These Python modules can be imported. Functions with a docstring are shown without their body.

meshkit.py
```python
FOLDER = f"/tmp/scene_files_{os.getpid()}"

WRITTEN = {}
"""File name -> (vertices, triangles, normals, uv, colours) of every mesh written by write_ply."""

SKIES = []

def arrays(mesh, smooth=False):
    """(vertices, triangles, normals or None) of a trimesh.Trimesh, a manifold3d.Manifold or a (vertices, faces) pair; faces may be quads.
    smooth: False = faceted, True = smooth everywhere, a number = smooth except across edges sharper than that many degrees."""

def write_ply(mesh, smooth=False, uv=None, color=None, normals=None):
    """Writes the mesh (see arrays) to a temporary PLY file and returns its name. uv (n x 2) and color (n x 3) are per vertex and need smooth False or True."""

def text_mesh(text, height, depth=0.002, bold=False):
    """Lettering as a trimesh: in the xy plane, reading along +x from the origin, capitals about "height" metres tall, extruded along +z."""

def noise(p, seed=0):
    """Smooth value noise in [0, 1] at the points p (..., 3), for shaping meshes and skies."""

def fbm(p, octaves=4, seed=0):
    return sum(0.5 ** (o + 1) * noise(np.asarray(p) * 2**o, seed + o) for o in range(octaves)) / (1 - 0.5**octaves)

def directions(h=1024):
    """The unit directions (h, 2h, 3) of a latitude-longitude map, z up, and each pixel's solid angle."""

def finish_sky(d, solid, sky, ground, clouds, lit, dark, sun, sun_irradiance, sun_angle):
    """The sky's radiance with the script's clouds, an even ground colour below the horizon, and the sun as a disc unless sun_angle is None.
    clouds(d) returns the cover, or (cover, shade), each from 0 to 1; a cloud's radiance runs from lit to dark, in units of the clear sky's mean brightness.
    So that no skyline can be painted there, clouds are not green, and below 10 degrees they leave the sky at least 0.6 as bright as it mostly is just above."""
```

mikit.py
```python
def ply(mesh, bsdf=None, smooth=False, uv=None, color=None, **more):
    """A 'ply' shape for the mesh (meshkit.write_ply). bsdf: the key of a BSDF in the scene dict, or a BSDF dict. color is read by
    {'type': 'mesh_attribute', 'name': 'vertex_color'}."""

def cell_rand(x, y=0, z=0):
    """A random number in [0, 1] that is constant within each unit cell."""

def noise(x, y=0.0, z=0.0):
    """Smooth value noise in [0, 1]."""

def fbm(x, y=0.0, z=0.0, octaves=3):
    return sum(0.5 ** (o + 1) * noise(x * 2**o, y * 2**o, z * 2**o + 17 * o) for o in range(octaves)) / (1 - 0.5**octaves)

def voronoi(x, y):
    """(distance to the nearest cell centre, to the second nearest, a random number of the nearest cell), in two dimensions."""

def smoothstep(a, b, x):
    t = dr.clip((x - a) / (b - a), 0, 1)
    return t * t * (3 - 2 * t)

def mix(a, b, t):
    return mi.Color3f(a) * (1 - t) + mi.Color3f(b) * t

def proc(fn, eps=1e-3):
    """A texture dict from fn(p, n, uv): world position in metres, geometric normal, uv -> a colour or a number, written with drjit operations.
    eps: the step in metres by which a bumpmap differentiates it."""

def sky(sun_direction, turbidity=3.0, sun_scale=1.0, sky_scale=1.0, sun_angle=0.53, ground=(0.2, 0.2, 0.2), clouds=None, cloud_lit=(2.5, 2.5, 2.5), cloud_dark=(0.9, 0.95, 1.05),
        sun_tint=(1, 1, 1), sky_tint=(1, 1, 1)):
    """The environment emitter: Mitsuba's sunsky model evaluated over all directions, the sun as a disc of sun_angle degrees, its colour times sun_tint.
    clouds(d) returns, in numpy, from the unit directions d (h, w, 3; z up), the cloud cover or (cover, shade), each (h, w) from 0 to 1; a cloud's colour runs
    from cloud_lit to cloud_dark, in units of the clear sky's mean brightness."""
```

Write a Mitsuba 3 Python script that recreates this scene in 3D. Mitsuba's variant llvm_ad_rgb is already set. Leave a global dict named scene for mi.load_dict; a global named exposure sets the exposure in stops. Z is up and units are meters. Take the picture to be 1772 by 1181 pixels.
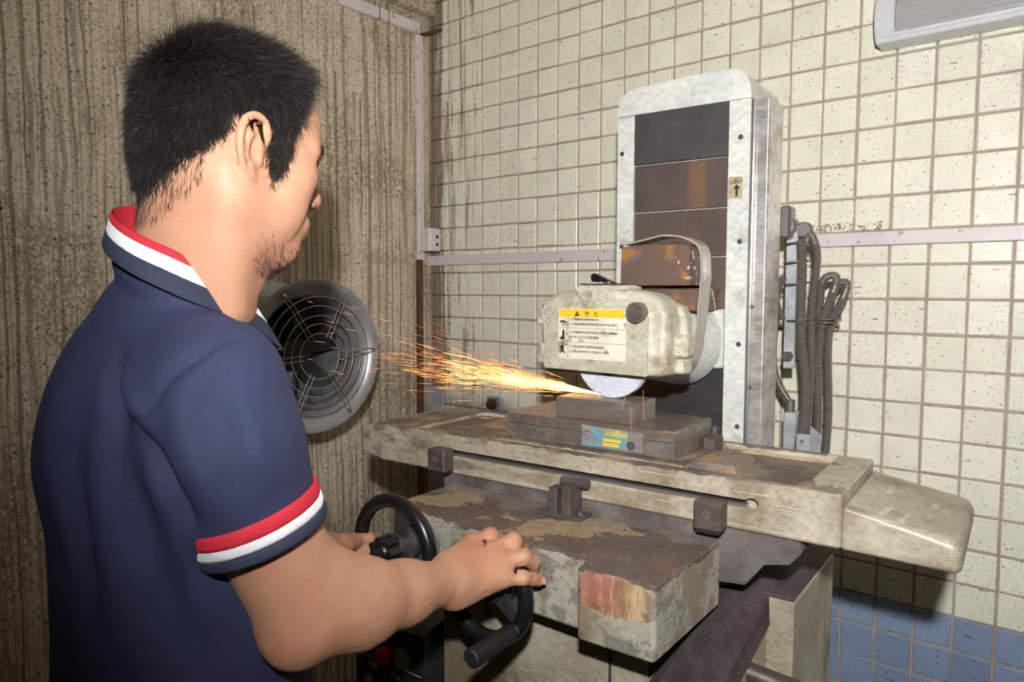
import math, numpy as np, trimesh, drjit as dr, mitsuba as mi, mikit, meshkit
import manifold3d as m3
from shapely.geometry import Polygon, Point, box as sbox
from mikit import noise, fbm, voronoi, cell_rand, smoothstep, mix

# ---------------------------------------------------------------- camera, light, exposure
# Room units: the wall tiles have a pitch of 0.1 room units = 77 mm.  x runs along the tiled wall, y into it, z up.
K, H = 0.77, 1.36                                # metres per room unit, height of the camera above the floor
exposure = 0.0
CAM = np.array([2.41293, -2.32095, 0.0])
ROT = np.array([[0.770121, -0.001094, 0.637897], [0.047237, 0.997351, -0.055317], [-0.636146, 0.072733, 0.768133]])   # rows: right, down, ahead; columns: wall x, down, into the wall
FPX = 1238.7
T4 = mi.ScalarTransform4f
def rm(p):                                       # room units -> metres
    return np.asarray(p, float) * K + [0, 0, H]
def wall2room(d):
    return np.array([d[0], d[2], -d[1]])
fwd, upv = wall2room(ROT[2]), -wall2room(ROT[1])
eye = rm(CAM)
scene, labels = {'type': 'scene'}, {}
scene['camera'] = {'type': 'perspective', 'fov': 2 * math.degrees(math.atan(886 / FPX)), 'fov_axis': 'x', 'near_clip': 0.05, 'far_clip': 50.0,
                   'to_world': T4().look_at(origin=list(eye), target=list(eye + fwd), up=list(upv))}
# The flash sits on the camera, a hand above the lens and a little to the right (found from the table's shadow on the tiles),
# with its head turned up and to the right, so that its beam thins out towards the man and the floor.
FLASH = rm([2.488, -2.40, 0.30])
FLASH_AIM = FLASH + wall2room(ROT.T @ np.array([math.tan(math.radians(15.5)), -math.tan(math.radians(8)), 1.0]))
FLASH_L = 6000.0

def srgb(r, g, b):
    c = np.array([r, g, b], float) / 255
    return [float(x) for x in np.where(c < 0.04045, c / 12.92, ((c + 0.055) / 1.055) ** 2.4)]
def C3(r, g, b):
    return mi.Color3f(*srgb(r, g, b))

# ---------------------------------------------------------------- frames
TH = math.radians(4.0)
MO = np.array([1.73, -0.963, -0.3])
A3 = np.array([[math.cos(TH), -math.sin(TH), 0], [math.sin(TH), math.cos(TH), 0], [0, 0, 1]])
ROOM = np.eye(4); ROOM[:3, :3] *= K; ROOM[2, 3] = H
MACH = np.eye(4); MACH[:3, :3] = K * A3; MACH[:3, 3] = rm(MO)
def mloc(p):                                     # metres -> the grinder's own axes (u along the table, v to the back, z above the chuck)
    x, y, z = (p.x - MACH[0, 3]) / K, (p.y - MACH[1, 3]) / K, (p.z - MACH[2, 3]) / K
    c, s = math.cos(TH), math.sin(TH)
    return c * x + s * y, c * y - s * x, z
def cam2m(px, py, d):                            # a point seen at that pixel of the frame, d metres ahead of the camera
    q = np.array([(px - 886) / FPX, (py - 590.5) / FPX, 1.0]) * d
    return eye + wall2room(ROT.T @ q)

# ---------------------------------------------------------------- meshes
def tm(mesh):
    if hasattr(mesh, 'to_mesh'):
        m = mesh.to_mesh(); return trimesh.Trimesh(np.array(m.vert_properties[:, :3]), np.array(m.tri_verts), process=False)
    if isinstance(mesh, tuple):
        v, f = np.asarray(mesh[0], float), np.asarray(mesh[1], int)
        if f.shape[1] == 4: f = np.vstack([f[:, [0, 1, 2]], f[:, [0, 2, 3]]])
        return trimesh.Trimesh(v, f, process=False)
    return mesh
def cat(*ms):
    return trimesh.util.concatenate([tm(m) for m in ms])
def man(mesh):
    m = tm(mesh); return m3.Manifold(m3.Mesh(np.asarray(m.vertices, np.float32), np.asarray(m.faces, np.uint32)))
def hull(pts):
    return tm(m3.Manifold.hull_points(np.asarray(pts, np.float64)))
def cbox(lo, hi, c=0.0):                         # a box with chamfered edges
    lo, hi = np.minimum(lo, hi), np.maximum(lo, hi)
    if c <= 0: return hull([(x, y, z) for x in (lo[0], hi[0]) for y in (lo[1], hi[1]) for z in (lo[2], hi[2])])
    c = min(c, 0.45 * float((hi - lo).min()))
    pts = []
    for i in range(8):
        s = np.array([i & 1, i >> 1 & 1, i >> 2 & 1]); p = np.where(s, hi, lo); d = np.where(s, -c, c)
        for k in range(3):
            q = p + d; q[k] = p[k]; pts.append(q)
    return hull(pts)
def rbox(lo, hi, r, n=8):                        # a box with rounded edges
    lo, hi = np.minimum(lo, hi) + r, np.maximum(lo, hi) - r
    s = trimesh.creation.icosphere(subdivisions=2 if n <= 8 else 3, radius=r).vertices
    return hull(np.vstack([s + np.array([x, y, z]) for x in (lo[0], hi[0]) for y in (lo[1], hi[1]) for z in (lo[2], hi[2])]))
def sph(c, r, sub=2):
    m = trimesh.creation.icosphere(subdivisions=sub, radius=1.0); m.vertices = m.vertices * r + np.asarray(c); return m
def frame(axis):
    a = np.asarray(axis, float); a = a / np.linalg.norm(a)
    h = np.array([0, 0, 1.0]) if abs(a[2]) < 0.9 else np.array([1.0, 0, 0])
    x = np.cross(h, a); x /= np.linalg.norm(x)
    return x, np.cross(a, x), a
def lathe(prof, p0, axis, n=32, scale=(1, 1)):   # prof: (radius, height) pairs from bottom to top; closed at r = 0
    x, y, a = frame(axis); p0 = np.asarray(p0, float)
    ang = np.arange(n) * 2 * np.pi / n
    v, f, rings = [], [], []
    for r, h in prof:
        if r < 1e-6: rings.append([len(v)] * n); v.append(p0 + h * a)
        else:
            rings.append(list(range(len(v), len(v) + n)))
            v.extend(p0 + r * (np.cos(ang)[:, None] * x * scale[0] + np.sin(ang)[:, None] * y * scale[1]) + h * a)
    for q0, q1 in zip(rings[:-1], rings[1:]):
        for j in range(n):
            k = (j + 1) % n
            if q0[j] != q0[k]: f.append((q0[j], q0[k], q1[k]))
            if q1[j] != q1[k]: f.append((q0[j], q1[k], q1[j]))
    return trimesh.Trimesh(np.array(v), np.array(f), process=False)
def cyl(p0, p1, r, n=24, r1=None, c=0.0):
    p0, p1 = np.asarray(p0, float), np.asarray(p1, float); L = np.linalg.norm(p1 - p0); r1 = r if r1 is None else r1
    c = min(c, r * 0.5, L * 0.4)
    prof = [(0, 0), (r - c, 0), (r, c), (r1, L - c), (r1 - c, L), (0, L)] if c > 0 else [(0, 0), (r, 0), (r1, L), (0, L)]
    return lathe(prof, p0, p1 - p0, n)
def tube(path, r, n=10, closed=False, caps=True, ref=None):
    p = np.asarray(path, float); N = len(p); r = np.broadcast_to(r, (N,))
    t = (np.roll(p, -1, 0) - np.roll(p, 1, 0)) if closed else np.gradient(p, axis=0)
    t /= np.linalg.norm(t, axis=1, keepdims=True) + 1e-12
    a = np.zeros_like(p); x = frame(t[0])[0] if ref is None else np.asarray(ref, float)
    for i in range(N):
        x = x - t[i] * (x @ t[i]); x = x / np.linalg.norm(x); a[i] = x
    b = np.cross(t, a); ang = np.arange(n) * 2 * np.pi / n
    v = (p[:, None] + r[:, None, None] * (np.cos(ang)[None, :, None] * a[:, None] + np.sin(ang)[None, :, None] * b[:, None])).reshape(-1, 3)
    f = []
    for i in range(N if closed else N - 1):
        for j in range(n):
            k = (i + 1) % N
            f += [(i * n + j, i * n + (j + 1) % n, k * n + (j + 1) % n), (i * n + j, k * n + (j + 1) % n, k * n + j)]
    if caps and not closed:
        v = np.vstack([v, p[0], p[-1]])
        for j in range(n):
            f += [(len(v) - 2, (j + 1) % n, j), (len(v) - 1, (N - 1) * n + j, (N - 1) * n + (j + 1) % n)]
    return trimesh.Trimesh(v, np.array(f), process=False)
def torus(c, axis, R, r, n=48, m=12):
    x, y, a = frame(axis); t = np.arange(n) * 2 * np.pi / n
    return tube(np.asarray(c) + R * (np.cos(t)[:, None] * x + np.sin(t)[:, None] * y), r, m, closed=True)
def extr(poly, z0, z1, axis='z'):                # extrude a shapely polygon (or point list); 'v': (x, z) drawn, extruded along y
    poly = poly if hasattr(poly, 'exterior') else Polygon(poly)
    m = trimesh.creation.extrude_polygon(poly, z1 - z0, engine='earcut'); v = m.vertices.copy(); v[:, 2] += z0
    if axis == 'z': m.vertices = v
    elif axis == 'y': m.vertices = np.c_[v[:, 0], v[:, 2], v[:, 1]]; m.invert()
    elif axis == 'x': m.vertices = np.c_[v[:, 2], v[:, 0], v[:, 1]]
    return m
def bslab(poly, z0, z1, c, axis='z'):            # convex outline, bevelled at both ends
    poly = poly if hasattr(poly, 'exterior') else Polygon(poly)
    o, i = np.array(poly.exterior.coords), np.array(poly.buffer(-c, join_style=1).exterior.coords)
    p = np.vstack([np.c_[i, np.full(len(i), z0)], np.c_[o, np.full(len(o), z0 + c)], np.c_[o, np.full(len(o), z1 - c)], np.c_[i, np.full(len(i), z1)]])
    if axis == 'y': p = p[:, [0, 2, 1]]
    elif axis == 'x': p = p[:, [2, 0, 1]]
    return hull(p)
def rslab(poly, z0, z1, r0, r1, axis='y', steps=5):   # convex outline with quarter-round edges of radius r0 at z0 and r1 at z1
    poly = poly if hasattr(poly, 'exterior') else Polygon(poly); p = []
    for r, z, sg in ((r0, z0, 1), (r1, z1, -1)):
        for a in np.linspace(0, math.pi / 2, steps):
            o = np.array(poly.buffer(-r * (1 - math.sin(a)) - 1e-6, quad_segs=8).exterior.coords); p.append(np.c_[o, np.full(len(o), z + sg * r * (1 - math.cos(a)))])
    p = np.vstack(p)
    return hull(p[:, [0, 2, 1]] if axis == 'y' else p[:, [2, 0, 1]] if axis == 'x' else p)
def rpoly(pts, r):                               # round the corners of an outline
    return Polygon(pts).buffer(-r, join_style=2).buffer(r, quad_segs=6)
def minus(a, *bs):
    a = man(a)
    for b in bs: a = a - man(b)
    return tm(a)
def plus(*ms):
    a = man(ms[0])
    for b in ms[1:]: a = a + man(b)
    return tm(a)

def numbered(key):
    if key not in scene and key not in labels: return key
    k = 1
    while f'{key}_{k:03d}' in scene or f'{key}_{k:03d}' in labels: k += 1
    return f'{key}_{k:03d}'
def tag(key, label=None, cat=None, group=None, kind=None):
    d = {k: v for k, v in dict(label=label, category=cat, group=group, kind=kind).items() if v}
    if d: labels[key] = d
    return key
def thing(name, label, cat, group=None):
    key = numbered(name); return tag(key, label, cat, group)
def obj(key, mesh, mat, M=None, smooth=30, label=None, cat=None, group=None, kind=None, **more):
    key = numbered(key); m = tm(mesh)
    if len(m.faces) == 0: raise ValueError('empty mesh ' + key)
    if M is not None:
        m = trimesh.Trimesh(trimesh.transform_points(np.asarray(m.vertices), M), m.faces, process=False)
    scene[key] = mikit.ply(m, mat, smooth=smooth, **more)
    return tag(key, label, cat, group, kind)

# ---------------------------------------------------------------- materials
def pr(name, color, rough=0.5, metal=0.0, bump=None, bscale=1.0, spec=0.5, two=True, eps=1e-3, **kw):
    d = {'type': 'principled', 'base_color': {'type': 'rgb', 'value': srgb(*color)} if isinstance(color, tuple) else mikit.proc(color),
         'roughness': mikit.proc(rough) if callable(rough) else float(rough), 'metallic': float(metal), 'specular': float(spec), **kw}
    if bump is not None: d = {'type': 'bumpmap', 'arbitrary': mikit.proc(bump, eps), 'scale': bscale, 'bsdf': d}
    scene[name] = {'type': 'twosided', 'bsdf': d} if two else d
def corner_grime(x, z):                          # brown grime that has run down beside the corner, in streaks
    s = 0.45 * noise(x * 70, z * 3) + 0.3 * noise(x * 150, z * 9, 4) + 0.25 * noise(x * 260, z * 260, 6)
    return smoothstep(0.50, 0.80, s + 0.62 * dr.maximum(0, (0.13 - x) / 0.13)) * dr.select(x < 0.32, 1.0, 0.0)
def tile_fn(lo, hi, dirt):
    def fn(p, n, uv):
        x, z, y = p.x / K, (p.z - H) / K, p.y / K
        i, j = dr.floor((x - 0.12) / 0.1), dr.floor((z - 0.0708) / 0.1)
        c = mix(C3(*lo), C3(*hi), cell_rand(i, j, 3))
        c = c * (0.93 + 0.14 * fbm(x * 14, z * 14, y * 3, 3))
        d, d2, k = voronoi(x * 62 + 2 * noise(x * 40, z * 40), z * 62)
        c = mix(c, C3(*dirt), 0.75 * dr.select((d < 0.15 * k * k) & (k > 0.5), 1.0, 0.0))
        d, d2, k = voronoi(x * 210, z * 170)
        c = mix(c, C3(*dirt), 0.55 * dr.select((d < 0.26) & (k > 0.82), 1.0, 0.0) * smoothstep(0.35, 0.65, noise(x * 9, z * 9, 2)))
        c = mix(c, C3(118, 98, 80), 0.9 * corner_grime(x, z))
        b = smoothstep(0.62, 0.8, noise(x * 260, z * 260) + 0.25 * noise(x * 12, z * 12)) * dr.select((z > 0.173) & (z < 0.2) & (x > 1.62) & (x < 1.9), 1.0, 0.0)
        return mix(c, C3(112, 88, 58), 0.8 * b)
    return fn
def grout_fn(p, n, uv):
    x, z = p.x / K, (p.z - H) / K
    c = mix(C3(146, 132, 120), C3(176, 164, 154), fbm(x * 30, z * 30, 0, 3))
    return mix(c, C3(92, 72, 56), 0.9 * corner_grime(x, z))
def concrete_fn(p, n, uv):
    y, z = p.y / K, (p.z - H) / K
    c = mix(C3(184, 170, 150), C3(206, 193, 172), fbm(y * 6, z * 5, 3, 4))
    c = c * (0.84 + 0.32 * noise(y * 140, z * 140, 1))
    drip = mi.Float(0)
    for F, off, a in ((25.0, 0.0, 0.7), (44.0, 7.3, 0.4), (13.0, 3.1, 0.5)):
        yy = y * F + off + 0.55 * noise(y * 7 + off, z * 2.3, off) + 0.16 * noise(y * 30, z * 16, off)
        k = dr.floor(yy); r1, r2, r3 = cell_rand(k, off, 1), cell_rand(k, off, 2), cell_rand(k, off, 3)
        d = dr.abs(yy - k - 0.3 - 0.4 * r1)
        w = 0.05 + 0.16 * r2 * noise(yy * 0.2, z * 3, 5)
        line = (1 - smoothstep(w * 0.6, w + 0.05, d)) * dr.select(z < 0.55 + 0.9 * r3, 1.0, 0.0) * smoothstep(0.15, 0.5, noise(k * 3.3, z * 2.2, off))
        drip = dr.maximum(drip, a * line)
    c = mix(c, C3(104, 88, 68), 1.05 * drip)
    c = mix(c, C3(112, 98, 72), 0.6 * smoothstep(0.46, 0.62, fbm(y * 4, z * 4, 9, 4)) * smoothstep(0.2, 0.75, noise(y * 160, z * 110, 2)))
    d, d2, k = voronoi(y * 105, z * 105)
    c = mix(c, C3(48, 40, 32), 0.75 * dr.select((d < 0.24) & (k > 0.72), 1.0, 0.0))
    d, d2, k = voronoi(y * 24, z * 24)
    return mix(c, C3(44, 36, 30), 0.8 * dr.select((d < 0.10 * k) & (k > 0.55), 1.0, 0.0))
def concrete_bump(p, n, uv):
    return 0.0012 * noise(p.y * 120, p.z * 120) + 0.002 * noise(p.y * 30, p.z * 25)
def paint_fn(base, worn, grime, amount, speck=0.5, freq=9.0, streak=0.4):
    def fn(p, n, uv):
        u, v, z = mloc(p)
        c = mix(C3(*base), C3(*worn), smoothstep(0.3, 0.7, fbm(u * freq, v * freq, z * freq, 4)))
        f = fbm(u * freq * 1.7 + 4, v * freq * 1.7, z * freq * (1.7 - streak), 4)
        c = mix(c, C3(*grime), 0.75 * smoothstep(0.66 - 0.3 * amount, 0.86 - 0.3 * amount, f))
        fine = 0.6 * noise(u * 330, v * 330, z * 330) + 0.4 * noise(u * 640, v * 640, z * 640)
        c = mix(c, C3(*grime), 0.75 * speck * smoothstep(0.52, 0.70, fine) * smoothstep(0.30, 0.6, fbm(u * 13, v * 13, z * 13, 4)))
        sc = noise(u * 90 + z * 30, v * 90, z * 520 + u * 150)
        c = mix(c, C3(70, 64, 56), 0.4 * speck * smoothstep(0.84, 0.9, sc))
        return c * (0.90 + 0.45 * (grit(u, v, z, 90.0) + 0.2))
    return fn
def grit(u, v, z, f=120.0):
    return fbm(u * f, v * f, z * f, 3) - 0.5
def top_fn(p, n, uv):                            # bare brown metal where the paint has come off the apron's top, ragged along the edges
    u, v, z = mloc(p)
    c = mix(C3(130, 128, 118), C3(166, 162, 148), fbm(u * 9, v * 9, z * 9, 4))
    st = noise(u * 42, v * 6, z * 7)
    c = mix(c, C3(112, 98, 74), 0.8 * smoothstep(0.46, 0.66, 0.55 * st + 0.45 * fbm(u * 24, v * 24, z * 14, 4)))
    c = mix(c, C3(92, 88, 80), 0.6 * smoothstep(0.54, 0.68, fbm(u * 30 + 8, v * 30, z * 26, 4)))
    c = mix(c, C3(66, 58, 46), 0.6 * smoothstep(0.55, 0.75, noise(u * 210, v * 210, z * 210)) * smoothstep(0.45, 0.6, fbm(u * 12, v * 12, z * 20, 4)))
    g1 = grit(u, v, z)
    c = c * (0.90 + 0.5 * (g1 + 0.2))
    edge = fbm(u * 26, v * 26, 0.5, 4) + 0.25 * g1
    bare = mix(C3(92, 80, 74), C3(70, 60, 56), fbm(u * 13, v * 13, 3, 4))
    bare = mix(bare, C3(108, 72, 62), 0.7 * smoothstep(0.55, 0.75, fbm(u * 20 + 9, v * 20, 1, 4)))
    bare = bare * (0.85 + 0.8 * (g1 + 0.2))
    left = fbm(u * 11 + 2.3, v * 17 + 5.1, 2.2, 4) + 0.22 * g1 + 0.07 * (1 - smoothstep(-0.48, -0.18, u))
    bare = mix(bare, mix(C3(122, 106, 84), C3(144, 126, 100), noise(u * 70, v * 70)), smoothstep(0.58, 0.60, left) * dr.select(u < -0.01, 1.0, 0.0))
    grey = smoothstep(0.02, 0.05, v + 0.13 + 0.16 * (fbm(u * 9, v * 9, 7, 4) - 0.5)) * (0.55 + 0.45 * noise(u * 300, v * 300))
    bare = mix(bare, C3(116, 112, 108), 0.75 * grey)
    bare = mix(bare, C3(180, 178, 174), dr.select(noise(u * 420, v * 420, 3) > 0.93, 0.8, 0.0))
    t = smoothstep(0, 0.0015, z + 0.190 + 0.022 * edge * edge + 0.003)
    side = dr.select((u > 0.10) & (z < -0.195), 1.0, 0.0)
    patch = fbm(v * 16, z * 16, 4, 4)
    c = mix(c, C3(122, 106, 84), side * 0.8 * smoothstep(0.46, 0.62, patch))
    c = mix(c, bare, t)
    a, b = (u - 0.036) / 0.070, (z + 0.226) / 0.040    # the big chip on the box front that shows red primer and yellow putty
    e = dr.sqrt(a * a * a * a + b * b * b * b) + 0.8 * (fbm(u * 26, z * 26, 8, 4) - 0.5) + 0.25 * g1
    chip = (1 - smoothstep(0.84, 0.86, e)) * dr.select(v < -0.31, 1.0, 0.0)
    red = smoothstep(0.42, 0.60, fbm(u * 60, z * 60, 5, 3) * 0.5 + 0.55 * noise(u * 520, z * 60, 2) + 0.40 * (0.046 - u) / 0.09 - 0.05)
    under = mix(mix(C3(170, 150, 116), C3(138, 118, 88), smoothstep(0.3, 0.7, 0.6 * noise(u * 90, z * 8) + 0.4 * fbm(u * 50, z * 50, 2, 3))), C3(142, 66, 74), red * 0.62)
    under = mix(under, C3(104, 84, 66), 0.7 * smoothstep(0.5, 0.62, fbm(u * 40, z * 40, 3, 4)) * dr.select(z < -0.238, 1.0, 0.3))
    return mix(c, under, chip)
def table_fn(p, n, uv):
    u, v, z = mloc(p)
    base = paint_fn((142, 134, 117), (168, 161, 145), (108, 94, 72), 0.42, 0.5, 6, 1.3)(p, n, uv)
    base = mix(base, C3(112, 98, 76), 0.6 * smoothstep(0.50, 0.72, fbm(u * 5 + 3, v * 10, z * 22, 4)))
    base = mix(base, C3(86, 76, 68), 0.7 * smoothstep(0.50, 0.72, fbm(u * 22, v * 20, z * 30 + 4, 4)) * dr.select(u < -0.52 - 0.2 * (noise(u * 9, z * 30) - 0.5), 1.0, 0.0))
    bare = mix(C3(110, 98, 88), C3(82, 72, 68), smoothstep(0.35, 0.65, fbm(u * 9, v * 14, 1, 4)))
    bare = mix(bare, C3(140, 118, 90), 0.6 * smoothstep(0.52, 0.7, fbm(u * 15 + 3, v * 15, 5, 4)))
    g1 = grit(u, v, z)
    base = base * (0.90 + dr.select(u > 0.33, 0.25, 0.5) * (g1 + 0.2))
    ln = noise(u * 12, v * 12, z * 420)
    base = mix(base, C3(206, 200, 184), 0.35 * smoothstep(0.66, 0.8, ln) * smoothstep(0.4, 0.6, noise(u * 25, v * 25, z * 60)))
    bare = bare * (0.85 + 0.7 * (g1 + 0.2))
    ragged = fbm(u * 24, v * 24, 2.5, 4) + 0.3 * g1
    t = smoothstep(0, 0.0012, z + 0.0605 + 0.016 * ragged * ragged) * dr.select(u < 0.262 + 0.07 * (fbm(u * 15, v * 15, 6, 4) - 0.5), 1.0, 0.0)
    t = dr.maximum(t * dr.select(u > -0.88, 1.0, 0.0), dr.select((z > -0.0625) & (u > 0.2) & (u < 0.339) & (fbm(u * 18 + 5, v * 12, 3, 4) > 0.60), 0.8, 0.0))
    return mix(base, bare, t)
def dust_fn(dark, light, tint):
    def fn(p, n, uv):
        u, v, z = mloc(p)
        c = mix(C3(*dark), C3(*light), smoothstep(0.3, 0.7, fbm(u * 16, v * 16, z * 16, 4)))
        c = mix(c, C3(*tint), 0.5 * smoothstep(0.5, 0.7, fbm(u * 10 + 3, v * 10, z * 10, 4)))
        return mix(c, C3(196, 190, 186), dr.select(noise(u * 420, v * 420, z * 420) > 0.925, 0.8, 0.0)) * (0.85 + 0.3 * noise(u * 240, v * 240, z * 240))
    return fn
def table_top_fn(p, n, uv):
    u, v, z = mloc(p)
    c = mix(C3(112, 98, 86), C3(80, 70, 66), smoothstep(0.35, 0.65, fbm(u * 9, v * 14, 1, 4)))
    rust = smoothstep(0.5, 0.68, fbm(u * 15 + 3, v * 15, 5, 4))
    c = mix(c, C3(138, 110, 76), 0.7 * rust)
    lip = smoothstep(0.5, 0.62, fbm(u * 24, v * 40, 9, 4)) * dr.select(v > 0.21, 1.0, 0.0)
    c = mix(c, C3(196, 180, 150), 0.8 * lip)
    c = mix(c, C3(160, 148, 122), dr.select(u > 0.255 + 0.05 * fbm(v * 20, u * 20, 3, 3), 1.0, 0.0) * 0.75)
    return mix(c, C3(190, 186, 180), dr.select(noise(u * 420, v * 420) > 0.94, 0.7, 0.0)) * (0.88 + 0.24 * noise(u * 200, v * 200))
def steel_fn(dark, light, rust, amount):
    def fn(p, n, uv):
        u, v, z = mloc(p)
        c = mix(C3(*dark), C3(*light), fbm(u * 18, v * 30, z * 30, 4))
        c = mix(c, C3(*rust), amount * smoothstep(0.45, 0.7, fbm(u * 14 + 6, v * 14, z * 20, 4)))
        return c * (0.74 + 0.26 * noise(u * 30, v * 240, z * 240) + 0.6 * (grit(u, v, z, 70.0) + 0.2))
    return fn
def chuck_top_fn(p, n, uv):                      # fine pole lines across the magnetic chuck
    u, v, z = mloc(p)
    c = mix(C3(142, 128, 120), C3(112, 102, 98), fbm(u * 12, v * 30, 1, 4))
    w = (u * 90) - dr.floor(u * 90)
    return c * dr.select(w < 0.28, 0.72, 1.0) * (0.9 + 0.2 * noise(u * 40, v * 300))
def cover_fn(p, n, uv):                          # the bellows plates of the column: black on top, oily brown lower down
    u, v, z = mloc(p)
    i = dr.select(z > 0.635, 0.0, dr.select(z > 0.508, 1.0, dr.select(z > 0.384, 2.0, 3.0)))
    c = mix(C3(66, 64, 65), C3(82, 79, 79), fbm(u * 22, z * 22, i, 4))
    br = mix(C3(98, 84, 78), C3(78, 68, 68), fbm(u * 10, z * 6, i * 5, 4))
    br = mix(br, C3(132, 98, 68), 0.55 * smoothstep(0.55, 0.75, fbm(u * 16 + 2 + i * 7, z * 3.2, i, 3)))
    c = mix(c, br, dr.select(i > 0.5, 1.0, 0.0))
    return mix(c, C3(150, 148, 146), dr.select(noise(u * 300, z * 300, i) > 0.955, 0.5, 0.0))
def rust_fn(p, n, uv):
    u, v, z = mloc(p)
    c = mix(C3(92, 78, 72), C3(106, 80, 68), fbm(u * 9, v * 9, z * 7, 4))
    c = mix(c, C3(160, 108, 52), 0.75 * smoothstep(0.56, 0.72, fbm(u * 26, v * 26, z * 18 + 3, 4)))
    c = mix(c, C3(84, 92, 124), 0.6 * smoothstep(0.68, 0.74, fbm(u * 20 + 7, v * 20, z * 16, 3)))
    return mix(c, C3(205, 195, 170), 0.8 * smoothstep(0.74, 0.78, noise(u * 110, v * 110, z * 80)) * smoothstep(0.5, 0.6, noise(u * 14, v * 14, z * 14 + 5)))
def plate_fn(p, n, uv):                          # worn blue and yellow print of the chuck's name plate
    u, v, z = mloc(p)
    c = mix(C3(76, 138, 160), C3(104, 152, 164), noise(u * 60, z * 60))
    c = mix(c, C3(196, 178, 70), 0.85 * smoothstep(0.52, 0.66, fbm(u * 40, z * 55, 3, 3)) * dr.select(z > -0.026, 1.0, 0.0))
    c = mix(c, C3(142, 134, 126), 0.8 * smoothstep(0.46, 0.60, fbm(u * 60 + 5, z * 90, 1, 4)))
    c = mix(c, C3(126, 116, 110), dr.select(u > -0.108 + 0.006 * noise(z * 200), 0.9, 0.0))
    return c
def sign_fn(p, n, uv):
    u, v, z = mloc(p)
    c = mix(C3(206, 202, 188), C3(190, 184, 164), fbm(u * 30, z * 30, 0, 4))
    return mix(c, C3(110, 98, 78), 0.7 * smoothstep(0.64, 0.74, fbm(u * 50, z * 50, 6, 4)))
def skin_fn(p, n, uv):
    c = mix(C3(166, 122, 98), C3(177, 133, 107), fbm(p.x * 30, p.y * 30, p.z * 30, 3))
    c = mix(c, C3(172, 112, 96), 0.55 * smoothstep(0.5, 0.75, fbm(p.x * 18 + 5, p.y * 18, p.z * 18, 3)))
    return c * (0.96 + 0.08 * noise(p.x * 400, p.y * 400, p.z * 400))
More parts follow.
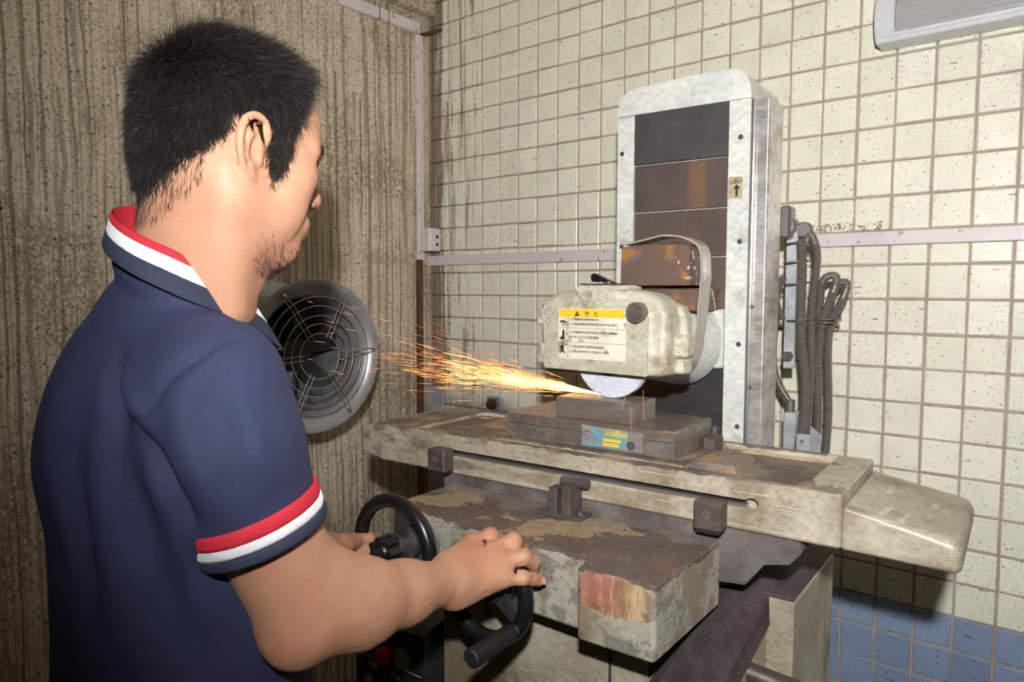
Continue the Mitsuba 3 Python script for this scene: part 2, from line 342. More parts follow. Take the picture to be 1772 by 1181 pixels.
def skin_bump(p, n, uv):
    return 0.00035 * noise(p.x * 700, p.y * 700, p.z * 700) + 0.0006 * noise(p.x * 170, p.y * 170, p.z * 170)
def knit_fn(base):
    def fn(p, n, uv):
        c = C3(*base) * (0.86 + 0.28 * fbm(p.x * 16, p.y * 16, p.z * 16, 3))
        return mix(c, C3(150, 152, 165), dr.select(noise(p.x * 330, p.y * 330, p.z * 330) > 0.972, 0.35, 0.0)) * (0.9 + 0.2 * noise(p.x * 900, p.y * 900, p.z * 900))
    return fn
def rib_bump(p, n, uv):
    return 0.0008 * noise(p.x * 900, p.y * 900, p.z * 900)
def rusty_fn(p, n, uv):
    c = mix(C3(58, 42, 32), C3(92, 62, 42), fbm(p.x * 30, p.y * 30, p.z * 14, 4))
    return mix(c, C3(124, 84, 50), 0.6 * smoothstep(0.55, 0.72, fbm(p.x * 50, p.y * 50, p.z * 20 + 7, 4)))
def galv_fn(p, n, uv):
    c = mix(C3(150, 152, 156), C3(176, 178, 180), fbm(p.x * 20, p.y * 20, p.z * 20, 3))
    return mix(c, C3(112, 104, 92), 0.6 * smoothstep(0.55, 0.75, fbm(p.x * 12, p.y * 12 + 4, p.z * 12, 4)))
def white_fn(p, n, uv):
    c = mix(C3(214, 206, 208), C3(196, 188, 188), fbm(p.x * 9, p.y * 9, p.z * 9, 3))
    return mix(c, C3(110, 98, 86), 0.6 * smoothstep(0.66, 0.78, fbm(p.x * 60, p.y * 60, p.z * 60, 4)))

pr('tile_cream', tile_fn((218, 217, 199), (227, 226, 210), (92, 86, 74)), 0.28, spec=0.5)
pr('tile_blue', tile_fn((122, 141, 172), (132, 151, 181), (48, 50, 56)), 0.28, spec=0.5)
pr('grout', grout_fn, 0.9)
pr('concrete', concrete_fn, 0.85, bump=concrete_bump)
pr('plaster', (188, 172, 146), 0.9)
pr('floor_grey', (110, 104, 98), 0.8)
pr('white_paint', white_fn, 0.45)
pr('column_paint', paint_fn((190, 194, 190), (202, 204, 198), (150, 142, 128), 0.02, 0.38, 9), 0.42, spec=0.45)
pr('guard_paint', paint_fn((160, 156, 138), (182, 178, 162), (124, 108, 80), 0.34, 0.9, 16), 0.5)
pr('table_paint', table_fn, 0.42)
pr('base_paint', paint_fn((150, 143, 124), (174, 168, 150), (98, 80, 52), 0.50, 0.7, 7, 1.2), 0.5)
pr('apron_paint', top_fn, 0.5)
pr('dust', dust_fn((52, 44, 46), (76, 66, 67), (92, 68, 78)), 0.9)
pr('grey_dust', dust_fn((66, 61, 60), (96, 90, 87), (80, 68, 74)), 0.85)
pr('table_top', table_top_fn, 0.6)
pr('steel', steel_fn((112, 104, 98), (142, 134, 126), (124, 98, 78), 0.45), 0.42, 0.55)
pr('dark_steel', steel_fn((72, 66, 64), (96, 88, 84), (92, 74, 66), 0.4), 0.5, 0.4)
pr('chuck_top', chuck_top_fn, 0.38, 0.5)
pr('bright_steel', (178, 178, 180), 0.3, 0.9)
pr('stainless', steel_fn((196, 192, 190), (214, 210, 208), (150, 136, 120), 0.5), 0.3, 0.65)
pr('cover_plate', cover_fn, 0.42, 0.25)
pr('black_paint', steel_fn((34, 34, 36), (46, 46, 48), (60, 56, 54), 0.3), 0.5)
pr('rusted', rust_fn, 0.55, 0.15)
pr('black_plastic', (20, 20, 21), 0.3, spec=0.5)
pr('black_matt', (24, 24, 25), 0.6)
pr('red_plastic', (190, 24, 30), 0.35)
pr('name_plate', plate_fn, 0.4, 0.2)
pr('sign_white', sign_fn, 0.5)
pr('sign_yellow', (226, 176, 40), 0.5)
pr('ink', (38, 34, 32), 0.6)
pr('print_red', (150, 52, 44), 0.5)
pr('print_yellow', (214, 172, 40), 0.5)
pr('brass_plate', steel_fn((176, 160, 128), (196, 180, 150), (120, 104, 80), 0.6), 0.45, 0.4)
pr('panel_line', (190, 184, 170), 0.5)
pr('abrasive', dust_fn((172, 175, 186), (190, 192, 202), (164, 164, 174)), 0.9)
pr('galvanised', galv_fn, 0.38, 0.55)
pr('wire', (176, 172, 162), 0.35, 0.8)
pr('fan_dark', (52, 54, 56), 0.4, 0.5)
pr('fan_green', (58, 104, 96), 0.4)
pr('hose_metal', (128, 122, 118), 0.38, 0.6)
pr('rusty_pipe', rusty_fn, 0.75)
pr('grey_sheet', dust_fn((150, 152, 158), (176, 178, 184), (140, 138, 138)), 0.6)
pr('lamp_grey', (196, 198, 202), 0.35)
scene['clear_plastic'] = {'type': 'principled', 'base_color': {'type': 'rgb', 'value': srgb(214, 206, 190)}, 'roughness': 0.22, 'spec_trans': 0.55, 'eta': 1.45}
scene['clear_sheet'] = {'type': 'principled', 'base_color': {'type': 'rgb', 'value': srgb(236, 238, 238)}, 'roughness': 0.25, 'spec_trans': 0.6, 'eta': 1.4}
pr('skin', skin_fn, 0.52, bump=skin_bump, spec=0.32)
pr('lip', (168, 104, 92), 0.45)
pr('hair', (34, 30, 29), 0.26, spec=0.9)
pr('hair_sheen', (70, 64, 62), 0.3, spec=0.9)  # lighter grey base colour imitates the sheen on dark hair
pr('nail', (206, 150, 132), 0.35)
pr('shirt_navy', knit_fn((38, 44, 73)), 0.85, sheen=0.4, bump=rib_bump)
pr('rib_navy', knit_fn((40, 46, 66)), 0.85, bump=rib_bump)
pr('rib_white', knit_fn((226, 228, 232)), 0.85, bump=rib_bump)
pr('rib_red', knit_fn((186, 36, 54)), 0.85, bump=rib_bump)
pr('trouser', (44, 46, 54), 0.9)
pr('shoe', (30, 28, 28), 0.6)
pr('gold', (214, 170, 90), 0.25, 1.0)
pr('eye_white', (226, 220, 212), 0.3)
def glow(rgb, s):
    return {'type': 'area', 'radiance': {'type': 'rgb', 'value': [float(c) * s for c in rgb]}}

# ---------------------------------------------------------------- lamps outside the frame
ax = (FLASH_AIM - FLASH) / np.linalg.norm(FLASH_AIM - FLASH)
thing('camera_flash', 'flash head above the camera', 'lamp')
x_, y_, _ = frame(ax)
shell = lathe([(0.0, -0.12), (0.05, -0.12), (0.052, 0.0), (0.0495, 0.0), (0.040, -0.052), (0.0, -0.052)], FLASH, ax, 32)
obj('camera_flash__housing', shell, 'black_matt')
obj('camera_flash__diffuser', lathe([(0.026, 0), (0, 0.0005)], FLASH - 0.048 * ax, ax, 28), 'white_paint', smooth=False, emitter=glow((1.0, 0.98, 0.955), FLASH_L))

# ---------------------------------------------------------------- the room
XR, YB, ZF, ZC = 4.6, -6.0, -H / K, 1.55        # right wall, wall behind the camera, floor and ceiling in room units
def slab(key, lo, hi, mat, **kw):
    return obj(key, cbox(lo, hi), mat, ROOM, False, kind='structure', **kw)
slab('floor', (-0.1, YB - 0.1, ZF - 0.1), (XR + 0.1, 0.1, ZF), 'floor_grey', label='grey workshop floor')
slab('ceiling', (-0.1, YB - 0.1, ZC), (XR + 0.1, 0.1, ZC + 0.1), 'plaster', label='plaster workshop ceiling')
slab('wall_left', (-0.1, YB, ZF), (0, 0.1, ZC), 'concrete', label='raw concrete wall streaked with dark vertical drips')
slab('wall_right', (XR, YB, ZF), (XR + 0.1, 0.1, ZC), 'plaster', label='plain wall on the right')
slab('wall_front', (-0.1, YB - 0.1, ZF), (XR + 0.1, YB, ZC), 'plaster', label='plain wall behind the camera')
slab('wall_back', (0, 0.006, ZF), (XR, 0.1, ZC), 'grout', label='wall of square cream tiles above a blue tiled dado')
obj('trim_1', cbox((0, -2.6, 1.215), (0.05, 0, 1.29), 0.004), 'concrete', ROOM, kind='structure', label='concrete ledge along the top of the left wall')

def tile_mesh(w, h):                             # pillowed tile: flat face, worn bevel, sides
    b, t = 0.0028, 0.0042
    pts = [(sx * (w / 2 - i), y, sz * (h / 2 - i)) for i, y in ((0, 0.0062), (0, 0.0018), (b, 0.0)) for sx in (-1, 1) for sz in (-1, 1)]
    m = hull(pts); return m
rg = np.random.default_rng(7)
rows = range(-14, 17)
cells = []
for c in range(-2, 34):
    x0, x1 = max(0.0, 0.12 + 0.1 * c), 0.12 + 0.1 * (c + 1)
    for r in rows:
        z1, z0 = 0.0708 - 0.1 * r, 0.0708 - 0.1 * (r + 1)
        mid = np.array([(x0 + x1) / 2, 0, (z0 + z1) / 2])
        q = ROT @ np.array([mid[0] - CAM[0], -(mid[2] - CAM[2]), mid[1] - CAM[1]])
        if q[2] < 0.3: continue
        px, py = q[0] / q[2] * FPX + 886, q[1] / q[2] * FPX + 590.5
        seen = -45 < px < 1815 and -45 < py < 1225
        hid = (1085 < px < 1335 and 175 < py < 760) or (px < 700) or (960 < px < 1150 and 520 < py < 660) or (px < 1380 and py > 790) or (py > 760 + 0.35 * (px - 1240) and px < 1400) or (px < 1240 and py > 735)
        cells.append((seen and not hid, (1 - hid) * 1.0 / q[2] ** 3, x0, x1, z0, z1, r))
vis = sorted([c for c in cells if c[0]], key=lambda c: -c[1])
single, rest = vis[:300], vis[300:] + [c for c in cells if not c[0]]
std = {}
for b in ('tile_cream', 'tile_blue'): std[b] = mikit.ply(tile_mesh(0.0925, 0.0925), b, smooth=False)
for s, pr_, x0, x1, z0, z1, r in single:
    j = rg.normal(0, 1, 4) * 0.0007
    sc = [(x1 - x0) / 0.1, 1, 1]
    key = numbered('wall_back__tile')
    scene[key] = {**std['tile_blue' if r >= 10 else 'tile_cream'],
                  'to_world': T4(ROOM) @ T4().translate([(x0 + x1) / 2 + j[0], j[1] * 0.9, (z0 + z1) / 2 + j[2]]).rotate([0, 0, 1], float(j[3] * 250)).rotate([1, 0, 0], float(rg.normal(0, 0.25))).scale(sc)}
for b, sel in (('tile_cream', [c for c in rest if c[6] < 10]), ('tile_blue', [c for c in rest if c[6] >= 10])):
    ms = []
    for s, pr_, x0, x1, z0, z1, r in sel:
        m = tile_mesh(x1 - x0 - 0.0075, 0.0925); j = rg.normal(0, 1, 3) * 0.0007
        m.vertices = m.vertices + [(x0 + x1) / 2 + j[0], j[1] * 0.9, (z0 + z1) / 2 + j[2]]; ms.append(m)
    obj('wall_back__tile_field', cat(*ms), b, ROOM, False, kind='stuff', label='remaining cream tiles' if b == 'tile_cream' else 'remaining blue tiles')

# ---------------------------------------------------------------- the surface grinder (its own axes: u, v, z)
G = thing('surface_grinder', 'big worn cream surface grinding machine with long table, column and black handwheels', 'grinding machine')
def g(part, mesh, mat, smooth=30, **kw): return obj(f'{G}__{part}', mesh, mat, MACH, smooth, **kw)
FZ = (-H - MACH[2, 3] + H) / K - (0)             # floor in machine height
FZ = (0 - MACH[2, 3]) / K
# column
col = Polygon([(-0.348, -0.30), (-0.348, 0.78), (-0.344, 0.803), (-0.334, 0.822), (-0.318, 0.834), (-0.29, 0.840), (-0.165, 0.847), (-0.04, 0.848), (-0.012, 0.842), (0.006, 0.826), (0.015, 0.80), (0.0172, 0.775), (0.0172, -0.30)])
opening = sbox(-0.2985, -0.2, -0.0375, 0.770)
ring = extr(col.difference(opening.buffer(0.0)).difference(sbox(-0.2985, -0.35, -0.0375, 0.1)), 0.40, 0.418, 'y')
body = extr(col, 0.4185, 0.66, 'y')
C = g('column', plus(body, cbox((-0.36, 0.36, FZ), (0.03, 0.70, -0.29), 0.01)), 'column_paint', 25)
head = col.intersection(sbox(-1, 0.7703, 1, 1))
g('column__head_cover', extr(head, 0.399, 0.4184, 'y'), 'column_paint', 25)
for x0, x1 in ((-0.348, -0.2985), (-0.0375, 0.0172)):
    g('column__face_strip', cbox((x0, 0.400, -0.25), (x1, 0.4184, 0.7695), 0.0015), 'column_paint')
for k, (z0, z1, y) in enumerate(((0.6355, 0.769, 0.404), (0.5085, 0.6335, 0.4075), (0.384, 0.5065, 0.410), (0.248, 0.382, 0.4125))):
    g('column__cover_panel', cbox((-0.298, y, z0 + 0.001), (-0.038, y + 0.003, z1), 0.001), 'cover_plate')
g('column__cover_panel', cbox((-0.298, 0.412, -0.25), (-0.038, 0.415, 0.094), 0.001), 'black_paint', label='black lower cover plate')
for u, z in ((-0.0065, 0.677), (-0.003, 0.419), (0.0, 0.161), (-0.333, 0.67), (-0.331, 0.417), (0.002, -0.05)):
    b = lathe([(0, 0), (0.0062, 0), (0.0062, 0.002), (0.0045, 0.003), (0.0042, 0.0012), (0, 0.0012)], (u, 0.4005, z), (0, -1, 0), 16)
    g('column__bolt', b, 'dark_steel')
def text(s, h, depth=0.0006, bold=False):        # lettering, centred, standing in the u-z plane and facing the operator
    m = meshkit.text_mesh(s, h, depth, bold); v = m.vertices.copy(); v[:, 0] -= (v[:, 0].min() + v[:, 0].max()) / 2; v[:, 1] -= (v[:, 1].min() + v[:, 1].max()) / 2
    m.vertices = np.c_[v[:, 0], -v[:, 2], v[:, 1]]; return m
def at(m, *p):
    m = tm(m).copy(); m.vertices = m.vertices + np.array(p); return m
g('column__limit_plate', cbox((-0.034, 0.3975, 0.527), (0.0, 0.4, 0.580), 0.0005), 'brass_plate', label='small brass plate with an arrow')
arrow = extr([(-0.003, -0.014), (0.003, -0.014), (0.003, 0.004), (0.009, 0.004), (0, 0.016), (-0.009, 0.004), (-0.003, 0.004)], 0, 0.0006, 'y')
for z in (0.533, 0.574): g('column__limit_rivet', lathe([(0, 0), (0.003, 0), (0.002, 0.0012), (0, 0.0015)], (-0.015, 0.3975, z), (0, -1, 0), 12), 'bright_steel')
g('column__limit_lettering', cat(at(arrow, -0.013, 0.3968, 0.546), at(text('LIMIT', 0.008), -0.014, 0.3974, 0.5665)), 'ink', False)
g('column__travel_plate', cbox((-0.0545, 0.4105, 0.148), (-0.041, 0.413, 0.186), 0.0005), 'dark_steel')
g('column__steel_channel', minus(bslab(rpoly([(0.0185, 0.425), (0.0565, 0.425), (0.0565, 0.545), (0.0185, 0.545)], 0.006), -0.21, 0.772, 0.002), cbox((0.03, 0.437, -0.3), (0.05, 0.56, 0.78))), 'stainless', 25, label='bright stainless steel channel')
for z in (0.255, 0.05): g('column__channel_screw', lathe([(0, 0), (0.005, 0), (0.004, 0.004), (0, 0.0045)], (0.0235, 0.425, z), (0, -1, 0), 12), 'dark_steel')
g('column__edge_rail', cbox((0.0172, 0.404, -0.22), (0.0225, 0.424, 0.768), 0.001), 'bright_steel')
# head slide with spindle housing and motor cover
g('head_slide', plus(cbox((-0.297, 0.395, 0.096), (-0.039, 0.4118, 0.246), 0.004), cyl((-0.165, 0.13, 0.17), (-0.155, 0.40, 0.165), 0.077, 40, 0.118, c=0.01)), 'column_paint', 35)
g('head_slide__slide_block', cbox((-0.215, 0.265, 0.246), (-0.055, 0.411, 0.302), 0.004), 'rusted')
mc = bslab(rpoly([(-0.243, 0.308), (-0.064, 0.308), (-0.064, 0.402), (-0.083, 0.408), (-0.21, 0.408), (-0.243, 0.402)], 0.004), 0.225, 0.375, 0.002, 'y')
g('motor_cover', mc, 'rusted', label='rusted sheet metal motor cover')
path = np.array([(-0.236, 0, 0.4085), (-0.205, 0, 0.4135), (-0.16, 0, 0.421), (-0.125, 0, 0.4245), (-0.09, 0, 0.419), (-0.064, 0, 0.411), (-0.049, 0, 0.399), (-0.043, 0, 0.372), (-0.042, 0, 0.33), (-0.045, 0, 0.27), (-0.05, 0, 0.215), (-0.057, 0, 0.165), (-0.068, 0, 0.125), (-0.082, 0, 0.103)])
from scipy.interpolate import CubicSpline
def spl(pts, n, closed=False):
    p = np.asarray(pts, float)
    if closed: p = np.vstack([p, p[:1]])
    t = np.r_[0, np.cumsum(np.linalg.norm(np.diff(p, axis=0), axis=1))]
    return CubicSpline(t, p, bc_type='periodic' if closed else 'natural')(np.linspace(0, t[-1], n + closed)[:n])
pp = spl(path, 60); vs = []
wv = 0.0015 * (meshkit.noise(np.c_[np.arange(60) * 0.35, np.zeros(60), np.zeros(60)], 3) - 0.5) * 2
for i in range(60):
    t = pp[min(i + 1, 59)] - pp[max(i - 1, 0)]; nrm = np.array([t[2], 0, -t[0]]); nrm = -nrm / np.linalg.norm(nrm)
    q = pp[i] + nrm * wv[i]
    for v0, th in ((0.232, 0.0), (0.232, 0.004), (0.235, 0.0055), (0.262, 0.0042), (0.29, 0.0055), (0.293, 0.004), (0.293, 0.0)):
        vs.append(q + nrm * (0.002 + th) + [0, v0, 0])
m = 7; f = []
for i in range(59):
    for j in range(m): f.append((i * m + j, (i + 1) * m + j, (i + 1) * m + (j + 1) % m, i * m + (j + 1) % m))
for j in range(1, m - 1): f += [(0, j, j + 1, j + 1), (59 * m, 59 * m + j + 1, 59 * m + j, 59 * m + j)]
strip = tm((np.array(vs), np.array(f))); strip.merge_vertices(); strip.update_faces(strip.nondegenerate_faces()); trimesh.repair.fix_normals(strip)
g('plastic_strip', strip, 'clear_plastic', 40, label='bent strip of clear plastic over the motor cover')
# wheel guard
go = [(-0.349, 0.110), (-0.353, 0.12), (-0.3535, 0.25), (-0.348, 0.268), (-0.337, 0.282), (-0.318, 0.292), (-0.248, 0.304), (-0.17, 0.303), (-0.123, 0.296), (-0.085, 0.291), (-0.062, 0.282), (-0.046, 0.266), (-0.037, 0.247), (-0.0355, 0.13), (-0.037, 0.112), (-0.05, 0.1085), (-0.0785, 0.1065), (-0.335, 0.1095)]
gs = rslab(rpoly(go, 0.006), 0.0385, 0.122, 0.018, 0.010, 'y')
raised = bslab(Polygon([(-0.349, 0.121), (-0.349, 0.248), (-0.335, 0.268), (-0.315, 0.276), (-0.268, 0.279), (-0.254, 0.308), (-0.168, 0.307), (-0.160, 0.279), (-0.10, 0.262), (-0.08, 0.247), (-0.0775, 0.23), (-0.0775, 0.108), (-0.345, 0.112)]).buffer(-0.002).convex_hull.intersection(Polygon([(-0.349, 0.10), (-0.349, 0.279), (-0.27, 0.279), (-0.258, 0.309), (-0.166, 0.309), (-0.158, 0.279), (-0.0775, 0.255), (-0.0775, 0.10)])).convex_hull, 0.029, 0.06, 0.004, 'y')
front = extr(Polygon([(-0.346, 0.1125), (-0.349, 0.248), (-0.337, 0.267), (-0.315, 0.277), (-0.270, 0.280), (-0.262, 0.290), (-0.256, 0.3055), (-0.168, 0.3055), (-0.163, 0.290), (-0.157, 0.280), (-0.10, 0.266), (-0.083, 0.252), (-0.0775, 0.235), (-0.0775, 0.1085)]).buffer(-0.004).buffer(0.007, quad_segs=6).buffer(-0.003), 0.030, 0.06, 'y')
lid = cbox((-0.247, 0.036, 0.296), (-0.13, 0.112, 0.3085), 0.005)
cavity = cbox((-0.325, 0.055, 0.06), (-0.06, 0.108, 0.20))
GU = g('wheel_guard', minus(plus(gs, front, lid, rslab(rpoly([(-0.07, 0.11), (-0.016, 0.11), (-0.016, 0.235), (-0.03, 0.262), (-0.07, 0.275)], 0.008), 0.098, 0.135, 0.008, 0.006, 'y'), cbox((-0.05, 0.085, 0.112), (-0.017, 0.125, 0.146), 0.005)), cavity), 'guard_paint', 40)
g('wheel_guard__latch', cbox((-0.058, 0.078, 0.149), (-0.006, 0.118, 0.2), 0.006), 'guard_paint')
for z0, z1 in ((0.213, 0.255), (0.12, 0.171)):
    g('wheel_guard__hinge', plus(cbox((-0.378, 0.045, z0), (-0.35, 0.085, z0 + 0.45 * (z1 - z0)), 0.004), cyl((-0.366, 0.062, z0 + 0.002), (-0.366, 0.062, z1), 0.0125, 20, c=0.002)), 'guard_paint')
g('wheel_guard__hinge_pin', cyl((-0.366, 0.062, 0.115), (-0.366, 0.062, 0.262), 0.0045, 14), 'bright_steel')
g('wheel_guard__knob', lathe([(0, 0), (0.0225, 0), (0.0225, 0.018), (0.021, 0.021), (0.0195, 0.021), (0.0185, 0.0185), (0, 0.0185)], (-0.101, 0.0325, 0.249), (0, -1, 0), 36), 'steel')
g('wheel_guard__knob_face', lathe([(0, 0), (0.0178, 0), (0.017, 0.0022), (0, 0.0026)], (-0.101, 0.0142, 0.249), (0, -1, 0), 32), 'dark_steel', label='dark red brown knob face')
lev = [(-0.232, 0.318), (-0.234, 0.331), (-0.227, 0.336), (-0.172, 0.3125), (-0.185, 0.3105), (-0.196, 0.3105), (-0.196, 0.3145), (-0.203, 0.3145), (-0.205, 0.3185), (-0.211, 0.3165), (-0.214, 0.321), (-0.222, 0.3155)]
g('wheel_guard__lever', extr(lev, 0.055, 0.072, 'y'), 'black_plastic', label='black notched locking lever')
g('wheel_guard__lever_base', plus(cbox((-0.255, 0.04, 0.309), (-0.165, 0.11, 0.3125), 0.001), cyl((-0.19, 0.064, 0.309), (-0.19, 0.064, 0.317), 0.012, 18)), 'dark_steel')
# grinding wheel
wc = np.array([-0.187, 0, 0.0478 + 0.0918])
g('grinding_wheel', lathe([(0, 0), (0.0905, 0), (0.0918, 0.0015), (0.0918, 0.0185), (0.0905, 0.02), (0, 0.02)], wc + [0, 0.09, 0], (0, -1, 0), 72), 'abrasive', 40, label='pale grinding wheel')
g('grinding_wheel__flange', lathe([(0, 0), (0.042, 0), (0.04, 0.004), (0, 0.004)], wc + [0, 0.07, 0], (0, -1, 0), 40), 'dark_steel')
# the warning sign
sx0, sx1, sz0, sz1 = -0.3045, -0.129, 0.138, 0.2545
g('wheel_guard__warning_sign', cbox((sx0, 0.0287, sz0), (sx1, 0.030, sz1)), 'sign_white', False, label='white warning sign with yellow header')
g('wheel_guard__sign_header', cbox((sx0 + 0.002, 0.0283, sz1 - 0.0195), (sx1 - 0.006, 0.0289, sz1 - 0.001)), 'sign_yellow', False)
GLY = {}
def glyph_shape(ch):                             # outline of one character, from the fonts that come with the renderer
    if ch not in GLY:
        import glob
        from PIL import Image, ImageDraw, ImageFont
        from shapely import union_all, affinity, box as vbox
        if 'font' not in GLY: GLY['font'] = ImageFont.truetype(glob.glob('/opt/blender-*/*/datafiles/fonts/Noto Sans CJK Regular.woff2')[0], 96)
        im = Image.new('L', (130, 140)); ImageDraw.Draw(im).text((8, 104), ch, 255, font=GLY['font'], anchor='ls')
        on = np.pad(np.asarray(im) > 110, ((0, 0), (1, 1))).astype(np.int8)
        r, s0 = np.nonzero(np.diff(on, axis=1) == 1); s1 = np.nonzero(np.diff(on, axis=1) == -1)[1]
        shape = union_all(vbox(s0, -r - 1, s1, -r)).buffer(0.7).buffer(-0.7).simplify(1.2)
        GLY[ch] = affinity.affine_transform(shape, [1 / 96, 0, 0, 1 / 96, -8 / 96, 104 / 96])
    return GLY[ch]
def glyph(ch, size, x, z, y, depth=0.0005):
    shape, out = glyph_shape(ch), []
    for pg in getattr(shape, 'geoms', [shape]):
        if pg.geom_type != 'Polygon' or pg.area < 1e-4: continue
        m = extr(pg, 0, depth / size, 'y'); m.vertices = m.vertices * size + [x, y, z]; out.append(m)
    return out
ink = []
def line(s, size, x, z, y, pitch=None):
    for ch in s:
        w = 1.0 if ord(ch) > 255 else 0.58
        ink.extend(glyph(ch, size, x, z, y)); x += size * (w if pitch is None else pitch)
ys = 0.0281
line('警', 0.0125, -0.234, sz1 - 0.0172, 0.0279); line('告', 0.0125, -0.211, sz1 - 0.0172, 0.0279)
tri = Polygon([(-0.2605, sz1 - 0.017), (-0.2475, sz1 - 0.017), (-0.254, sz1 - 0.0045)])
ink.append(extr(tri.difference(sbox(-0.2546, sz1 - 0.0135, -0.2534, sz1 - 0.0088)).difference(sbox(-0.2546, sz1 - 0.0158, -0.2534, sz1 - 0.0145)), 0.0278, 0.0283, 'y'))
rows_ = [('(1)主軸轉向為順時鐘方向', 0.0066, 0.2275), ('(2)建議砂輪須承受週速度2000m/min以上', 0.0066, 0.2165), ('(1)砂輪未停止前不可拿取工件及清除鐵屑', 0.0066, 0.1975), ('(2)加工中不可打開砂輪蓋', 0.0066, 0.1865), ('(1)防止砂輪不當使用造成破裂', 0.0066, 0.1645), ('(2)禁止操作者以外人員進入工作區', 0.0066, 0.1530)]
for s, h, z in rows_: line(s, h, -0.2745, z, ys)
for z in (0.2095, 0.1765): ink.append(cbox((sx0 + 0.001, 0.0282, z - 0.0003), (sx1 - 0.001, 0.0289, z + 0.0003)))
ink.append(cbox((-0.2785, 0.0282, sz0 + 0.001), (-0.2779, 0.0289, sz1 - 0.02)))
def blob(pts): return extr(Polygon(pts).buffer(0.0006), ys, ys + 0.0006, 'y')
px_, pz_ = -0.2915, 0.2235                       # three pictograms
ink += [blob([(px_ - .009, pz_ - .001), (px_ - .006, pz_ + .002), (px_, pz_ + .003), (px_ + .006, pz_ + .001), (px_ + .009, pz_ - .002), (px_ + .004, pz_ - .001), (px_ - .003, pz_ + .0005), (px_ - .006, pz_ - .002)]),
        blob([(px_ - .001, .204), (px_ + .002, .204), (px_ + .002, .190), (px_ + .004, .186), (px_, .182), (px_ - .009, .184), (px_ - .008, .187), (px_ - .002, .188)]), extr(Point(px_ + .006, .196).buffer(.004).difference(Point(px_ + .006, .196).buffer(.003)), ys, ys + .0006, 'y'),
        blob([(px_ - .002, .169), (px_ + .002, .167), (px_, .158), (px_ + .006, .150), (px_ + .005, .149), (px_ - .002, .155), (px_ - .006, .151), (px_ - .007, .152), (px_ - .004, .158), (px_ - .008, .165), (px_ - .007, .166)]), extr(Point(px_ - .001, .172).buffer(.0022), ys, ys + .0006, 'y'), blob([(px_ + .005, .168), (px_ + .009, .170), (px_ + .006, .171)])]
g('wheel_guard__sign_lettering', cat(*ink), 'ink', False)
for z in (0.1415, 0.2515):
    for x in (sx0 + 0.003, sx1 - 0.003): g('wheel_guard__sign_rivet', lathe([(0, 0), (0.0015, 0), (0.001, 0.0008), (0, 0.001)], (x, 0.0287, z), (0, -1, 0), 10), 'bright_steel')
# table
tb = cbox((-0.80, -0.06, -0.16), (0.339, 0.262, -0.06), 0.004)
lend = hull([(x, y, z) for x, zz in ((-0.801, (-0.16, -0.06)), (-0.882, (-0.140, -0.0745))) for y in (-0.058, 0.26) for z in zz] + [(-0.801, -0.06, -0.156), (-0.801, -0.06, -0.064), (-0.888, -0.05, -0.136), (-0.888, 0.25, -0.136), (-0.888, 0.25, -0.079), (-0.888, -0.05, -0.079)])
rend = hull(np.vstack([sph((x, y, z), r, 2).vertices for x, y, z, r in ((0.345, -0.054, -0.089, 0.006), (0.345, 0.25, -0.089, 0.006), (0.345, -0.054, -0.154, 0.006), (0.345, 0.25, -0.154, 0.006), (0.502, -0.040, -0.126, 0.020), (0.496, 0.205, -0.128, 0.028), (0.508, -0.046, -0.152, 0.014), (0.508, 0.22, -0.15, 0.014))]))
tray1 = cbox((-0.70, -0.045, -0.073), (-0.465, 0.247, 0.0))
tray2 = cbox((0.028, -0.045, -0.073), (0.272, 0.247, 0.0))
chan = [cbox((-0.70, -0.045, -0.067), (0.272, -0.018, 0.0)), cbox((-0.70, 0.232, -0.067), (0.272, 0.247, 0.0))]
slot = cbox((-0.612, -0.07, -0.1155), (0.178, -0.036, -0.0995))
key_ = cyl((0.182, -0.07, -0.1075), (0.182, -0.036, -0.1075), 0.0130, 24)
TB = g('table', minus(plus(tb, lend, rend), tray1, tray2, *chan, slot, key_), 'table_paint', 28)
g('table__tray_floor', cbox((-0.6995, -0.0445, -0.0732), (-0.4655, 0.2465, -0.0722)), 'table_top', False)
g('table__tray_floor', cbox((0.0285, -0.0445, -0.0732), (0.2715, 0.2465, -0.0722)), 'table_top', False)
g('table__slot_strip', cbox((-0.611, -0.0545, -0.1154), (0.170, -0.0365, -0.1095)), 'bright_steel', False, label='bright strip in the slot of the table front')
g('table__raised_pad', hull([(x, y, z) for z, i in ((-0.0722, 0.0), (-0.058, 0.008)) for x in (0.03 + i, 0.128 - i) for y in (0.012 + i, 0.15 - i)]), 'table_top')
g('table__clamp_block', cbox((0.006, 0.150, -0.0722), (0.034, 0.205, -0.036), 0.002), 'dark_steel')
g('table__clamp_bolt', cyl((0.006, 0.225, -0.072), (0.006, 0.225, -0.022), 0.01, 16), 'dark_steel')
for u0, u1, z0, z1 in ((-0.607, -0.552, -0.150, -0.0955), (0.083, 0.137, -0.1605, -0.105)):
    b = bslab(rpoly([(u0, z0), (u1, z0), (u1, z1), (u0, z1)], 0.003), -0.1, -0.0605, 0.003, 'y')
    g('table__stop_block', b, 'dark_steel')
    g('table__stop_screw', lathe([(0, 0), (0.0085, 0), (0.0085, 0.0015), (0.0065, 0.0015), (0.0065, -0.001), (0.0035, -0.001), (0.003, 0.001), (0, 0.001)], ((u0 + u1) / 2, -0.1, (z0 + z1) / 2 + 0.004), (0, -1, 0), 24), 'steel')
    g('table__stop_shoe', cbox((u0 + 0.004, -0.094, z0 - 0.006), (u1 - 0.004, -0.0605, z0 + 0.001)), 'black_matt', False)
